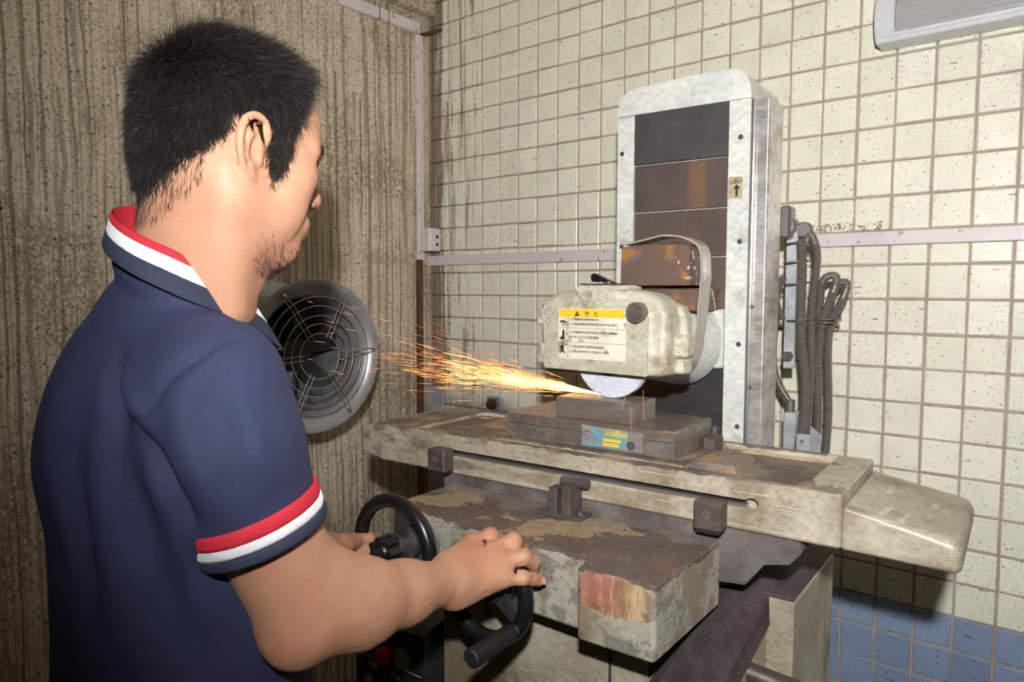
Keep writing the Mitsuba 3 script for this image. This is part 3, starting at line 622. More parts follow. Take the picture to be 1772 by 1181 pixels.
# magnetic chuck and its name plate
CH = g('magnetic_chuck', cbox((-0.435, 0, -0.0598), (0, 0.215, -0.0245), 0.0012), 'steel')
g('magnetic_chuck__top_plate', cbox((-0.437, -0.0015, -0.0235), (0.001, 0.2165, -0.001), 0.001), 'steel')
g('magnetic_chuck__pole_face', cbox((-0.432, 0.003, -0.0012), (-0.004, 0.212, 0.0)), 'chuck_top', False)
pl = bslab([(-0.221, -0.0540), (-0.0705, -0.0545), (-0.0705, -0.0105), (-0.221, -0.0075)], -0.0035, -0.0005, 0.0006, 'y')
g('magnetic_chuck__name_plate', minus(pl, cyl((-0.098, -0.01, -0.041), (-0.098, 0.01, -0.041), 0.0098, 24)), 'name_plate', label='worn blue and yellow name plate')
g('magnetic_chuck__socket', lathe([(0, 0), (0.0095, 0), (0.0095, 0.0045), (0.0075, 0.0045), (0.0065, 0.0012), (0, 0.0012)], (-0.098, -0.0005, -0.041), (0, -1, 0), 24), 'dark_steel')
arc = [(-0.2145 + 0.0165 * (1 - math.cos(a)) * 0.9, -0.0045, -0.0235 - 0.0125 * math.sin(a) + 0.004) for a in np.linspace(-0.3, 2.2, 20)]
arc2 = [(-0.207 + 0.012 * math.cos(a), -0.0042, -0.0295 + 0.0105 * math.sin(a)) for a in np.linspace(0.5, 5.2, 28)]
lg = [tube(arc2, 0.0009, 6), tube([(-0.209, -0.0042, -0.0215), (-0.2, -0.0042, -0.0205), (-0.191, -0.0042, -0.0235)], 0.0011, 6), tube([(-0.2195, -0.0042, -0.024), (-0.2125, -0.0042, -0.03)], 0.001, 6), tube([(-0.2195, -0.0042, -0.03), (-0.2125, -0.0042, -0.025)], 0.001, 6), tube([(-0.2195, -0.0042, -0.027), (-0.209, -0.0042, -0.0265)], 0.0009, 6), at(text('ITCI', 0.0075), -0.195, -0.0037, -0.0335)]
g('magnetic_chuck__plate_logo', cat(*lg), 'print_red', False)
g('magnetic_chuck__plate_bar', cat(cbox((-0.166, -0.0041, -0.0385), (-0.122, -0.0034, -0.0315)), cbox((-0.166, -0.0041, -0.0485), (-0.126, -0.0034, -0.0415))), 'print_yellow', False)
# saddle, ways, apron, base
sad = rpoly([(-0.585, -0.215), (-0.595, -0.20), (-0.598, -0.1625), (0.268, -0.1625), (0.272, -0.185), (0.25, -0.212), (0.205, -0.222), (0.17, -0.27), (0.11, -0.275), (0.11, -0.215)], 0.008)
g('saddle', extr(sad, -0.048, 0.235, 'y'), 'grey_dust', 30)
g('way', hull([(x, y, z) for y, zz in ((-0.42, -0.425), (0.24, -0.285)) for x, z in ((0.09, zz), (0.135, zz + 0.004), (0.175, zz - 0.035), (0.178, zz - 0.09), (0.02, zz - 0.09))]), 'dust', label='slanting slide way thick with purple grey grinding dust')
AP = g('apron', bslab(Polygon([(-0.572, -0.03), (-0.572, -0.225), (-0.555, -0.24), (-0.474, -0.258), (-0.236, -0.277), (-0.03, -0.287), (0.0, -0.285), (0.0, -0.03)]), -0.333, -0.19, 0.006), 'apron_paint', 30)
g('apron__side_box', bslab(rpoly([(-0.037, -0.336), (0.113, -0.336), (0.122, -0.05), (-0.037, -0.05)], 0.009), -0.322, -0.1885, 0.005), 'apron_paint', 30, label='bulging box with chipped red patch')
br = [cbox((-0.205, -0.118, -0.19), (-0.183, -0.075, -0.122), 0.002), cbox((-0.237, -0.118, -0.19), (-0.217, -0.085, -0.128), 0.002), cbox((-0.237, -0.092, -0.19), (-0.183, -0.0635, -0.135), 0.002), cbox((-0.262, -0.125, -0.19), (-0.155, -0.066, -0.183), 0.002), cyl((-0.225, -0.080, -0.122), (-0.16, -0.080, -0.118), 0.0115, 18)]
g('apron__stop_bracket', plus(*br), 'dark_steel', 30, label='dusty cast stop bracket')
g('apron__bracket_bolt', cyl((-0.168, -0.098, -0.184), (-0.168, -0.098, -0.176), 0.0075, 6), 'dark_steel')
B = g('base', plus(bslab([(-0.505, -0.155), (0.02, -0.155), (0.02, 0.3), (-0.505, 0.3)], FZ, -0.30, 0.012), cbox((-0.3, 0.05, FZ), (0.10, 0.45, -0.25), 0.01)), 'base_paint', 30)
g('base__side_wing', bslab([(0.02, 0.10), (0.226, 0.10), (0.230, 0.45), (0.02, 0.45)], FZ, -0.345, 0.006), 'base_paint', 30)
g('base__knee', hull([(x, y, z) for y, zz in ((-0.40, -0.505), (0.12, -0.37)) for x in (0.03, 0.172) for z in (zz, FZ)]), 'base_paint', 30)
g('base__wing_cap', bslab([(0.03, 0.102), (0.224, 0.102), (0.228, 0.44), (0.03, 0.44)], -0.347, -0.338, 0.003), 'dust', 30)
g('base__door_seam', cbox((-0.066, -0.158, FZ + 0.1), (-0.06, -0.15, -0.335), 0.001), 'dark_steel')
g('base__oil_pipe', cyl((0.15, -0.02, -0.455), (0.262, 0.0, -0.475), 0.020, 18), 'dark_steel')
# handwheels
def handwheel(u, z, R, turn, handle, knob, label):
    hw = g('handwheel', torus((u, -0.352, z), (0, 1, 0), R - 0.0150, 0.0150, 56, 16), 'black_plastic', True, label=label)[len(G) + 2:]
    hub = lathe([(0, 0), (0.036, 0), (0.036, 0.02), (0.03, 0.03), (0.026, 0.05), (0.02, 0.058), (0, 0.058)], (u, -0.30, z), (0, -1, 0), 32)
    g(hw + '__hub', hub, 'black_paint')
    for k in range(3):
        a = turn + k * 2 * math.pi / 3; d = np.array([math.cos(a), 0, math.sin(a)]); s = np.array([-math.sin(a), 0, math.cos(a)])
        c0, c1 = np.array([u, -0.335, z]) + 0.015 * d, np.array([u, -0.352, z]) + (R - 0.014) * d
        g(hw + '__spoke', hull([c + s * w + [0, y, 0] for c, ww in ((c0, 0.016), (c1, 0.009)) for w in (-ww, ww) for y in (-0.005, 0.005)]), 'black_paint')
    if knob:
        t = np.linspace(0, 2 * np.pi, 64, endpoint=False); r = 0.0295 + 0.0035 * np.cos(7 * t)
        o = Polygon(np.c_[u + r * np.cos(t), z + r * np.sin(t)])
        g(hw + '__knob', plus(extr(o, -0.395, -0.36, 'y'), cyl((u, -0.359, z), (u, -0.40, z), 0.024, 32, c=0.004)), 'black_plastic')
        g(hw + '__knob_cap', lathe([(0, 0), (0.015, 0), (0.0145, 0.001), (0, 0.0012)], (u, -0.4, z), (0, -1, 0), 28), 'black_matt')
    a = handle; d = np.array([math.cos(a), 0, math.sin(a)]); c = np.array([u, -0.352, z]) + (R - 0.0150) * d
    if not knob:
        g(hw + '__crank_handle', lathe([(0, 0.024), (0.0135, 0.024), (0.0165, 0.032), (0.0172, 0.075), (0.0164, 0.077), (0.0176, 0.079), (0.0178, 0.13), (0.0168, 0.142), (0.0145, 0.145), (0.0135, 0.1435), (0, 0.1435)], c, (0, -1, 0), 28), 'black_matt')
        g(hw + '__handle_pin', cyl(c, c + [0, -0.023, 0], 0.0085, 16), 'bright_steel')
    else:
        g(hw + '__handle_bolt', cyl(c + [0, -0.008, 0], c + [0, -0.018, 0], 0.009, 18, c=0.002), 'black_plastic')
    g(hw + '__dial', lathe([(0, 0), (0.056, 0), (0.062, 0.004), (0.062, 0.014), (0.058, 0.016), (0.036, 0.02), (0, 0.02)], (u, -0.275, z), (0, -1, 0), 48), 'bright_steel')
    return hw
handwheel(-0.470, -0.243, 0.115, math.radians(200), math.radians(192), True, 'black handwheel with lobed centre knob')
handwheel(-0.224, -0.275, 0.105, math.radians(330), math.radians(-33), False, 'black handwheel with crank handle')
# control box
P = 'control_box'
cb = hull([(x, y, z) for x in (-0.765, -0.53) for z, ys_ in ((-0.505, (-0.16, 0.05)), (-0.52, (-0.198, 0.05)), (-0.95, (-0.198, 0.05))) for y in ys_])
g(P, cb, 'black_paint', label='black control box below the handwheels')
g(P + '__front_plate', cbox((-0.741, -0.2, -0.94), (-0.535, -0.1975, -0.535), 0.001), 'black_matt')
g(P + '__panel_lines', cat(cbox((-0.738, -0.2006, -0.6196), (-0.538, -0.1998, -0.6184)), cbox((-0.6596, -0.2006, -0.93), (-0.6586, -0.1998, -0.619)), cbox((-0.738, -0.2006, -0.94), (-0.7372, -0.1998, -0.535))), 'panel_line', False)
def say(s, size, x, z, y, mat, key):
    global ink
    ink = []; line(s, size, x, z, y); g(key, cat(*ink), mat, False)
say('自動', 0.017, -0.718, -0.643, -0.2006, 'panel_line', P + '__lettering')
say('停止', 0.017, -0.640, -0.648, -0.2006, 'panel_line', P + '__lettering')
g(P + '__emergency_button', lathe([(0, 0), (0.014, 0), (0.014, 0.012), (0.021, 0.014), (0.0215, 0.022), (0.017, 0.027), (0, 0.0285)], (-0.648, -0.2, -0.592), (0, -1, 0), 32), 'red_plastic', label='red emergency stop button')
g(P + '__button_collar', lathe([(0, 0), (0.027, 0), (0.026, 0.005), (0.016, 0.006), (0, 0.006)], (-0.600, -0.2, -0.592), (0, -1, 0), 32), 'bright_steel')
g(P + '__push_button', lathe([(0, 0), (0.016, 0), (0.0155, 0.006), (0.0125, 0.0075), (0.012, 0.004), (0, 0.005)], (-0.712, -0.2, -0.680), (0, -1, 0), 28), 'bright_steel')

# ---------------------------------------------------------------- the work on the chuck
obj('steel_block', cbox((-0.304, 0.0185, 0.0002), (-0.1036, 0.135, 0.0474), 0.0012), 'steel', MACH, label='ground steel block clamped on the magnetic chuck under the grinding wheel', cat='steel block')

# ---------------------------------------------------------------- things on the walls (room axes)
def r_(key, mesh, mat, smooth=30, **kw): return obj(key, mesh, mat, ROOM, smooth, **kw)
def trunk(label, lo, hi, lid):
    k = r_('cable_trunking', cbox(lo, hi, 0.002), 'white_paint', label=label, cat='cable trunking', group='cable trunking along the walls')
    r_(k + '__lid', cbox(*lid, 0.001), 'white_paint')
    return k
t1 = trunk('white cable trunking sloping along the top of the concrete wall', (0.0005, -2.2, 1.128), (0.018, -0.070, 1.175), ((0.018, -2.2, 1.130), (0.020, -0.071, 1.173)))
for y in (-0.30, -0.25):
    r_(t1 + '__joint', cbox((0.004, y - 0.002, 1.127), (0.0206, y + 0.002, 1.176)), 'rusty_pipe', False)
trunk('white upright cable trunking in the corner of the concrete wall', (0.0005, -0.088, 0.118), (0.018, -0.052, 1.122), ((0.018, -0.086, 0.119), (0.020, -0.054, 1.121)))
trunk('white cable trunking on the tiles between corner and machine column', (0.0005, -0.018, 0.105), (1.30, -0.0005, 0.150), ((0.001, -0.020, 0.107), (1.30, -0.018, 0.148)))
trunk('white cable trunking on the tiles right of the machine column', (1.655, -0.018, 0.128), (2.9, -0.0005, 0.168), ((1.656, -0.020, 0.130), (2.9, -0.018, 0.166)))
r_('rod_stub', cyl((0.001, -0.05, 1.13), (0.10, -0.02, 1.14), 0.008, 14), 'rusty_pipe', label='short dark rod end in the corner above the trunking', cat='rod')
SB = r_('wall_socket', cbox((0.021, -0.088, 0.168), (0.088, -0.0215, 0.270), 0.004), 'white_paint', label='dirty white surface socket box in the corner at the trunking bend', cat='socket')
r_(SB + '__cover', cbox((0.088, -0.085, 0.172), (0.092, -0.025, 0.266), 0.002), 'white_paint')
for z in (0.232, 0.198): r_(SB + '__hole', cyl((0.090, -0.046, z), (0.0932, -0.046, z), 0.0075, 14), 'black_matt')
r_(SB + '__flap', cbox((0.0918, -0.085, 0.212), (0.097, -0.058, 0.266), 0.001), 'lamp_grey')
r_('leaning_bar', hull([(x, y, z) for z, d in ((-0.92, 0.075), (0.13, 0.0)) for x in (0.022 + d, 0.042 + d) for y in (-0.110 - d, -0.085 - d)]), 'rusty_pipe', label='rusty steel bar leaning in the corner behind the table', cat='steel bar')
r_('grey_panel', cbox((0.018, -0.045, -1.0), (0.118, -0.03, -0.448), 0.002), 'grey_sheet', label='grey sheet metal panel standing at the tiles in the corner', cat='panel')
WB = r_('wall_bracket', minus(bslab(rpoly([(0.362, -0.70), (0.447, -0.70), (0.447, -0.462), (0.362, -0.462)], 0.012), -0.02, -0.001, 0.002, 'y'), cyl((0.42, -0.03, -0.475), (0.42, 0.0, -0.475), 0.008, 12)), 'grey_sheet', label='grey steel wall bracket with one large bolt behind the table', cat='bracket')
r_(WB + '__bolt', lathe([(0, 0), (0.026, 0), (0.026, 0.01), (0.018, 0.013), (0.018, 0.026), (0, 0.027)], (0.399, -0.02, -0.495), (0, -1, 0), 6), 'rusty_pipe')
# fluorescent lamp, unlit
LX0, LX1 = 1.878, 3.2
prof = [(-0.0005, 0.655), (-0.10, 0.672), (-0.118, 0.690), (-0.118, 0.70), (-0.085, 0.705), (-0.085, 0.79), (-0.0005, 0.86)]
FL = r_('fluorescent_lamp', extr(Polygon([(-0.0005, 0.70), (-0.078, 0.70), (-0.078, 0.712), (-0.02, 0.745), (-0.02, 0.84), (-0.0005, 0.86)]), LX0 + 0.05, LX1, 'x'), 'lamp_grey', label='unlit fluorescent lamp with ribbed clear cover high on the tiled wall', cat='lamp')
r_(FL + '__end_cap', bslab(Polygon([(-0.0005, 0.694), (-0.074, 0.692), (-0.082, 0.70), (-0.094, 0.722), (-0.100, 0.755), (-0.095, 0.795), (-0.078, 0.83), (-0.04, 0.86), (-0.0005, 0.865)]), LX0, LX0 + 0.052, 0.004, 'x'), 'lamp_grey', 30)
r_(FL + '__bottom_rail', cbox((LX0 + 0.003, -0.085, 0.684), (LX1, -0.003, 0.6995), 0.003), 'lamp_grey')
for z, y in ((0.745, -0.05), (0.80, -0.045)): r_(FL + '__tube', cyl((LX0 + 0.06, y, z), (LX1, y, z), 0.0155, 20), 'lamp_grey')
cv = []
for a in np.linspace(-0.5, 1.9, 40):
    cv.append((-0.03 - 0.058 * math.cos(a - 0.2) - 0.0012 * math.cos(a * 34), 0.752 + 0.075 * math.sin(a - 0.2)))
inner = [(y + 0.003 * 1, z) for y, z in cv[::-1]]
r_(FL + '__ribbed_cover', extr(Polygon(cv + inner).buffer(0), LX0 + 0.053, LX1, 'x'), 'clear_sheet', 25)

# ---------------------------------------------------------------- flexible conduits beside the column
strip0, strip1 = np.array([0.052, 0.71, 0.48]), np.array([0.055, 0.71, 0.085])
HB = obj('conduit_rack', cbox((0.0305, 0.700, 0.075), (0.0605, 0.712, 0.475), 0.002), 'grey_sheet', MACH, label='grey metal strap on the column side that carries the conduits', cat='rack')
obj(HB + '__clamp', plus(cyl((0.035, 0.68, 0.475), (0.035, 0.735, 0.475), 0.026, 20, c=0.004), cbox((0.02, 0.66, 0.44), (0.05, 0.72, 0.53), 0.006), cyl((0.075, 0.70, 0.465), (0.075, 0.73, 0.465), 0.022, 18, c=0.004)), 'hose_metal', MACH)
obj(HB + '__bolt', cyl((0.045, 0.685, 0.11), (0.045, 0.70, 0.11), 0.015, 6), 'dark_steel', MACH)
obj(HB + '__bolt', cyl((0.035, 0.67, 0.475), (0.035, 0.68, 0.475), 0.012, 6), 'dark_steel', MACH)
def hose(pts, r, label):
    n = 260; p = spl(pts, n); L = np.linalg.norm(np.diff(p, axis=0), axis=1).sum(); k = int(L / 0.0032); p = spl(pts, k)
    rr = r * (1 + 0.10 * np.where(np.arange(k) % 2, 1, -1))
    return obj('flexible_conduit', tube(p, rr, 10), 'hose_metal', MACH, 50, label=label, cat='conduit', group='flexible conduits beside the column')
hose([(0.074, 0.684, 0.435), (0.078, 0.68, 0.40), (0.080, 0.68, 0.30), (0.082, 0.68, 0.18), (0.096, 0.68, 0.06), (0.096, 0.68, -0.05), (0.080, 0.68, -0.20)], 0.0125, 'thickest flexible conduit running down the front of the conduit bundle')
hose([(0.080, 0.71, 0.42), (0.092, 0.708, 0.452), (0.105, 0.705, 0.43), (0.112, 0.705, 0.36), (0.104, 0.705, 0.26), (0.105, 0.705, 0.12), (0.104, 0.705, -0.05), (0.100, 0.70, -0.18)], 0.0105, 'flexible conduit that loops over the top of the strap')
hose([(0.102, 0.735, 0.19), (0.118, 0.735, 0.28), (0.135, 0.735, 0.335), (0.152, 0.735, 0.338), (0.150, 0.735, 0.29), (0.128, 0.735, 0.22), (0.118, 0.735, 0.10), (0.122, 0.735, -0.08), (0.118, 0.735, -0.2)], 0.0105, 'left of the two flexible conduits folded back at the right')
hose([(0.122, 0.76, 0.19), (0.142, 0.76, 0.27), (0.160, 0.76, 0.315), (0.176, 0.76, 0.32), (0.172, 0.76, 0.275), (0.148, 0.76, 0.22), (0.138, 0.76, 0.10), (0.144, 0.76, -0.05), (0.138, 0.76, -0.2)], 0.0105, 'outermost flexible conduit folded back at the right')
hose([(0.03, 0.69, 0.335), (0.014, 0.685, 0.30), (0.016, 0.685, 0.25), (0.03, 0.69, 0.215)], 0.0095, 'short bent conduit between column and strap')
hose([(0.010, 0.70, 0.24), (0.006, 0.695, 0.15), (0.012, 0.715, 0.04), (0.038, 0.74, -0.02)], 0.009, 'thin flexible conduit hanging close to the column')
for z, a, b in ((0.428, 0.028, 0.085), (0.375, 0.028, 0.092), (0.315, 0.03, 0.095), (0.215, 0.04, 0.115)):
    t = np.linspace(0, 2 * np.pi, 24, endpoint=False)
    obj(HB + '__cable_tie', tube(np.c_[(a + b) / 2 + (b - a) / 2 * np.cos(t), 0.70 + 0.034 * np.sin(t), z + 0.004 * np.cos(t)], 0.0022, 6, closed=True), 'black_matt' if z < 0 else 'hose_metal', MACH, True)
t = np.linspace(0, 2 * np.pi, 28, endpoint=False)
for dz in (0, -0.009): obj(HB + '__cable_tie', tube(np.c_[0.136 + 0.035 * np.cos(t), 0.745 + 0.034 * np.sin(t), 0.222 + dz + 0.006 * np.sin(t)], 0.0022, 6, closed=True), 'hose_metal', MACH, True)
JB = obj('junction_box', cbox((0.0315, 0.715, -0.32), (0.066, 0.78, -0.055), 0.004), 'grey_sheet', MACH, label='grey metal junction box at the foot of the conduits behind the table', cat='junction box')
obj(JB + '__gland', cyl((0.045, 0.74, -0.055), (0.045, 0.74, -0.02), 0.013, 16), 'hose_metal', MACH)
PB = obj('junction_bracket', plus(cbox((0.085, 0.655, -0.30), (0.135, 0.658, -0.10)), hull([(0.12, 0.655, -0.30), (0.12, 0.659, -0.30), (0.152, 0.64, -0.30), (0.152, 0.644, -0.30), (0.12, 0.655, -0.075), (0.12, 0.659, -0.075), (0.152, 0.64, -0.095), (0.152, 0.644, -0.095)])), 'grey_sheet', MACH, False, label='folded grey sheet bracket with screws right of the junction box', cat='bracket')
for u, z in ((0.10, -0.12), (0.112, -0.15)): obj(PB + '__screw', cyl((u, 0.652, z), (u, 0.655, z), 0.005, 10), 'bright_steel', MACH)

# ---------------------------------------------------------------- the fan on the left wall (axis along x)
FC = np.array([0.36, -0.875, -0.2295]); FR = 0.2655
F_ = thing('axial_fan', 'round steel axial ventilation fan with wire guard on the concrete wall behind the man', 'fan')
def fan(part, m, mat, smooth=30, **kw): return obj(f'{F_}__{part}', m, mat, ROOM, smooth, **kw)
fx = lambda x, p=FC: np.array([x, p[1], p[2]])
fan('bell_mouth', lathe([(0.200, -0.07), (0.205, -0.04), (0.2225, -0.013), (0.245, 0.0), (0.262, 0.001), (FR, -0.004), (FR, -0.012), (0.262, -0.010), (0.247, -0.008), (0.226, -0.020), (0.2085, -0.045), (0.2035, -0.07), (0.200, -0.07)], FC, (1, 0, 0), 72), 'galvanised', 40)
fan('barrel', lathe([(0.200, 0.0), (0.200, 0.245), (0.2035, 0.245), (0.2035, 0.0), (0.200, 0.0)], fx(0.05), (1, 0, 0), 64), 'galvanised', 40)
fan('rear_flange', lathe([(0.2, 0.0), (0.258, 0.0), (0.262, 0.004), (0.262, 0.03), (0.255, 0.036), (0.204, 0.044), (0.2, 0.044), (0.2, 0.0)], fx(0.012), (1, 0, 0), 64), 'galvanised', 40)
fan('back_plate', cyl(fx(0.003), fx(0.012), 0.255, 48), 'fan_dark')
for rr in (0.765, 0.647, 0.523, 0.416, 0.294): fan('guard_ring', torus(FC + [0.010, 0, 0], (1, 0, 0), rr * FR, 0.0021, 72, 8), 'wire', True)
for k in range(6):
    a = math.radians(60 * k + 2); d = np.array([0, math.cos(a), math.sin(a)]); s = np.array([0, -math.sin(a), math.cos(a)])
    b = FC + d * 0.90 * FR + [0.004, 0, 0]
    for w in (-1, 1):
        fan('guard_spoke', tube([b + s * w * 0.0045, FC + d * 0.80 * FR + s * w * 0.0075 + [0.008, 0, 0], FC + d * 0.76 * FR + s * w * 0.008 + [0.0135, 0, 0], FC + d * 0.25 * FR + s * w * 0.008 + [0.0135, 0, 0]], 0.0018, 8), 'wire', True)
    fan('guard_bolt', lathe([(0, 0), (0.0085, 0), (0.0085, 0.0025), (0.005, 0.004), (0.0045, 0.008), (0, 0.009)], b - [0.004, 0, 0], (1, 0, 0), 16), 'bright_steel')
fan('hub', cyl(fx(0.17), fx(0.235), 0.062, 32, c=0.008), 'fan_dark')
fan('motor', cyl(fx(0.03), fx(0.17), 0.075, 32, c=0.01), 'fan_green', label='green motor')
for k in range(6):
    a = math.radians(60 * k + 15); vs = []
    for i, rr in enumerate(np.linspace(0.055, 0.19, 8)):
        for j, w in enumerate(np.linspace(-1, 1, 7)):
            ww = w * (0.030 + 0.020 * i / 7) / rr; tw = math.radians(38 - 18 * i / 7)
            vs.append([0.205 + w * 0.035 * math.sin(tw) + 0.006 * (1 - w * w), rr * math.cos(a + ww * math.cos(tw)), rr * math.sin(a + ww * math.cos(tw))])
    vs = np.array(vs); n1 = np.vstack([vs, vs - [0.003, 0, 0]]); f = []
    for i in range(7):
        for j in range(6):
            q = (i * 7 + j, (i + 1) * 7 + j, (i + 1) * 7 + j + 1, i * 7 + j + 1); f += [q, tuple(56 + x for x in q[::-1])]
    fan('blade', tm((n1 + [0, FC[1], FC[2]], np.array(f))), 'fan_dark', 40)
fan('strut', cbox((0.10, FC[1] - 0.012, FC[2] - 0.2), (0.13, FC[1] + 0.012, FC[2] + 0.2), 0.002), 'fan_dark')
fan('terminal_box', cbox((0.19, FC[1] - 0.16, FC[2] - 0.07), (0.24, FC[1] - 0.11, FC[2] + 0.0), 0.004), 'red_plastic', label='red terminal box')
fan('terminal_box', cbox((0.14, FC[1] - 0.15, FC[2] + 0.09), (0.18, FC[1] - 0.09, FC[2] + 0.13), 0.004), 'red_plastic', label='red terminal box')
# hanging strap under the table
hs = spl([(0.055, -0.215, -0.60), (0.068, -0.222, -0.655), (0.085, -0.218, -0.69), (0.104, -0.205, -0.70), (0.128, -0.186, -0.67), (0.128, -0.165, -0.62), (0.118, -0.150, -0.56)], 40)
obj('hanging_strap', tube(hs, np.r_[np.linspace(0.002, 0.008, 20), np.linspace(0.008, 0.002, 20)], 8), 'grey_sheet', ROOM, True, label='grey strap looped over the rusty bar under the left table end', cat='strap')

# ---------------------------------------------------------------- sculpting with distance fields
class Vox:
    def __init__(s, lo, hi, h):
        s.lo, s.h = np.array(lo, float), h; s.n = np.ceil((np.array(hi) - s.lo) / h).astype(int) + 1
        s.d = np.full(s.n, 0.2, np.float32)
    def _sub(s, lo, hi):
        a = np.clip(np.floor((np.asarray(lo) - s.lo) / s.h).astype(int), 0, s.n - 1); b = np.clip(np.ceil((np.asarray(hi) - s.lo) / s.h).astype(int) + 1, 1, s.n)
        b = np.maximum(b, a + 1)
        sl = tuple(slice(x, y) for x, y in zip(a, b))
        g = np.meshgrid(*[s.lo[i] + s.h * np.arange(a[i], b[i]) for i in range(3)], indexing='ij')
        return sl, np.stack(g, -1).astype(np.float32)
    def _mix(s, sl, e, k, cut):
        d = s.d[sl]
        if cut: e2 = -e; h = np.maximum(k - np.abs(d - e2), 0) / max(k, 1e-9); s.d[sl] = np.maximum(d, e2) + h * h * k * 0.25
        else: h = np.maximum(k - np.abs(d - e), 0) / max(k, 1e-9); s.d[sl] = np.minimum(d, e) - h * h * k * 0.25
    def ball(s, c, r, k=0.01, cut=False, R=None):     # ellipsoid; R: rows are its axes
        c, r = np.asarray(c, float), np.broadcast_to(np.asarray(r, float), 3); m = r.max() + k + 3 * s.h + 0.01
        sl, p = s._sub(c - m, c + m); q = p - c
        if R is not None: q = q @ np.asarray(R).T
        a = np.sqrt(((q / r) ** 2).sum(-1)); b = np.sqrt(((q / r ** 2) ** 2).sum(-1))
        s._mix(sl, a * (a - 1) / np.maximum(b, 1e-6), k, cut); return s
    def cone(s, a, b, ra, rb=None, k=0.01, cut=False):
        a, b = np.asarray(a, float), np.asarray(b, float); rb = ra if rb is None else rb; m = max(ra, rb) + k + 3 * s.h + 0.01
        sl, p = s._sub(np.minimum(a, b) - m, np.maximum(a, b) + m); ab = b - a
        t = np.clip(((p - a) @ ab) / max(ab @ ab, 1e-12), 0, 1)
        s._mix(sl, np.linalg.norm(p - a - t[..., None] * ab, axis=-1) - (ra + (rb - ra) * t), k, cut); return s
    def chain(s, pts, rs, k=0.008, cut=False):
        for i in range(len(pts) - 1): s.cone(pts[i], pts[i + 1], rs[i], rs[i + 1], k, cut)
        return s
    def plane(s, c, n, lo=None, hi=None):            # keep the side that n points away from
        sl, p = s._sub(s.lo if lo is None else lo, s.lo + s.h * s.n if hi is None else hi)
        s.d[sl] = np.maximum(s.d[sl], (p - np.asarray(c)) @ (np.asarray(n) / np.linalg.norm(n))); return s
    def mesh(s):                                     # surface nets
        d = s.d.copy(); d[[0, -1]] = d[:, [0, -1]] = d[:, :, [0, -1]] = 0.1
        ins = d < 0; n = np.array(d.shape) - 1
        cnt = np.zeros(n, np.int8); acc = np.zeros(tuple(n) + (3,), np.float32)
        c = lambda a, o: a[o[0]:o[0] + n[0], o[1]:o[1] + n[1], o[2]:o[2] + n[2]]
        cor = [(i, j, k) for i in (0, 1) for j in (0, 1) for k in (0, 1)]
        for o in cor:
            for ax in range(3):
                if o[ax]: continue
                e = list(o); e[ax] = 1
                A, Bv = c(d, o), c(d, e); x = (A < 0) != (Bv < 0)
                t = np.where(x, A / np.where(x, A - Bv, 1), 0)
                for i in range(3): acc[..., i] += np.where(x, o[i] + (t if i == ax else 0), 0)
                cnt += x
        on = cnt > 0; idx = np.full(n, -1, np.int64); idx[on] = np.arange(on.sum())
        v = (np.argwhere(on) + acc[on] / cnt[on][:, None]) * s.h + s.lo
        F = []
        for ax in range(3):
            b, c2 = [i for i in range(3) if i != ax]
            sl = [slice(1, n[i]) for i in range(3)]; sl[ax] = slice(0, n[ax])
            up = list(sl); up[ax] = slice(1, n[ax] + 1)
            A, Bv = ins[tuple(sl)], ins[tuple(up)]
            def cell(db, dc):
                q = list(sl); q[b] = slice(1 - db, n[b] - db); q[c2] = slice(1 - dc, n[c2] - dc); return idx[tuple(q)]
            q = np.stack([cell(0, 0), cell(1, 0), cell(1, 1), cell(0, 1)], -1)
            flip = (ax == 1)
            for sel, rev in ((A & ~Bv, flip), (~A & Bv, not flip)):
                f = q[sel]; F.append(f[:, ::-1] if rev else f)
        f = np.vstack(F); f = np.vstack([f[:, [0, 1, 2]], f[:, [0, 2, 3]]])
        m = trimesh.Trimesh(v, f, process=False)
        if m.volume < 0: m.invert()
        return m
def taubin(m, n=8):
    m = tm(m); trimesh.smoothing.filter_taubin(m, lamb=0.5, nu=0.53, iterations=n); return m
def biggest(m):
    parts = m.split(only_watertight=False)
    return max(parts, key=lambda q: len(q.faces)) if len(parts) > 1 else m

# ---------------------------------------------------------------- the man, laid out along the camera's axes (right, down, ahead) in metres
CAMM = np.eye(4)
CAMM[:3, :3] = np.array([[1, 0, 0], [0, 0, 1], [0, -1, 0]]) @ ROT.T; CAMM[:3, 3] = eye
DOWN = ROT[:, 1]
def cp(px, py, d): return np.array([(px - 886) / FPX * d, (py - 590.5) / FPX * d, d])
PM = thing('person', 'man in a navy polo shirt with red and white trim turning the handwheels', 'person')
def pe(part, m, mat, smooth=True, **kw): return obj(f'{PM}__{part}', m, mat, CAMM, smooth, **kw)
yaw, pit = math.radians(39), math.radians(9)
hF = np.array([math.cos(yaw) * math.cos(pit), math.sin(pit), math.sin(yaw) * math.cos(pit)])
hL = np.array([-math.sin(yaw), 0.0, math.cos(yaw)])
hU = np.cross(hF, hL)
HR = np.array([hF, hL, hU])
HO = cp(438, 272, 0.76) + 0.072 * hL
def hd(f, l, u): return HO + f * hF + l * hL + u * hU
def h2(p): return (np.asarray(p) - HO) @ HR.T
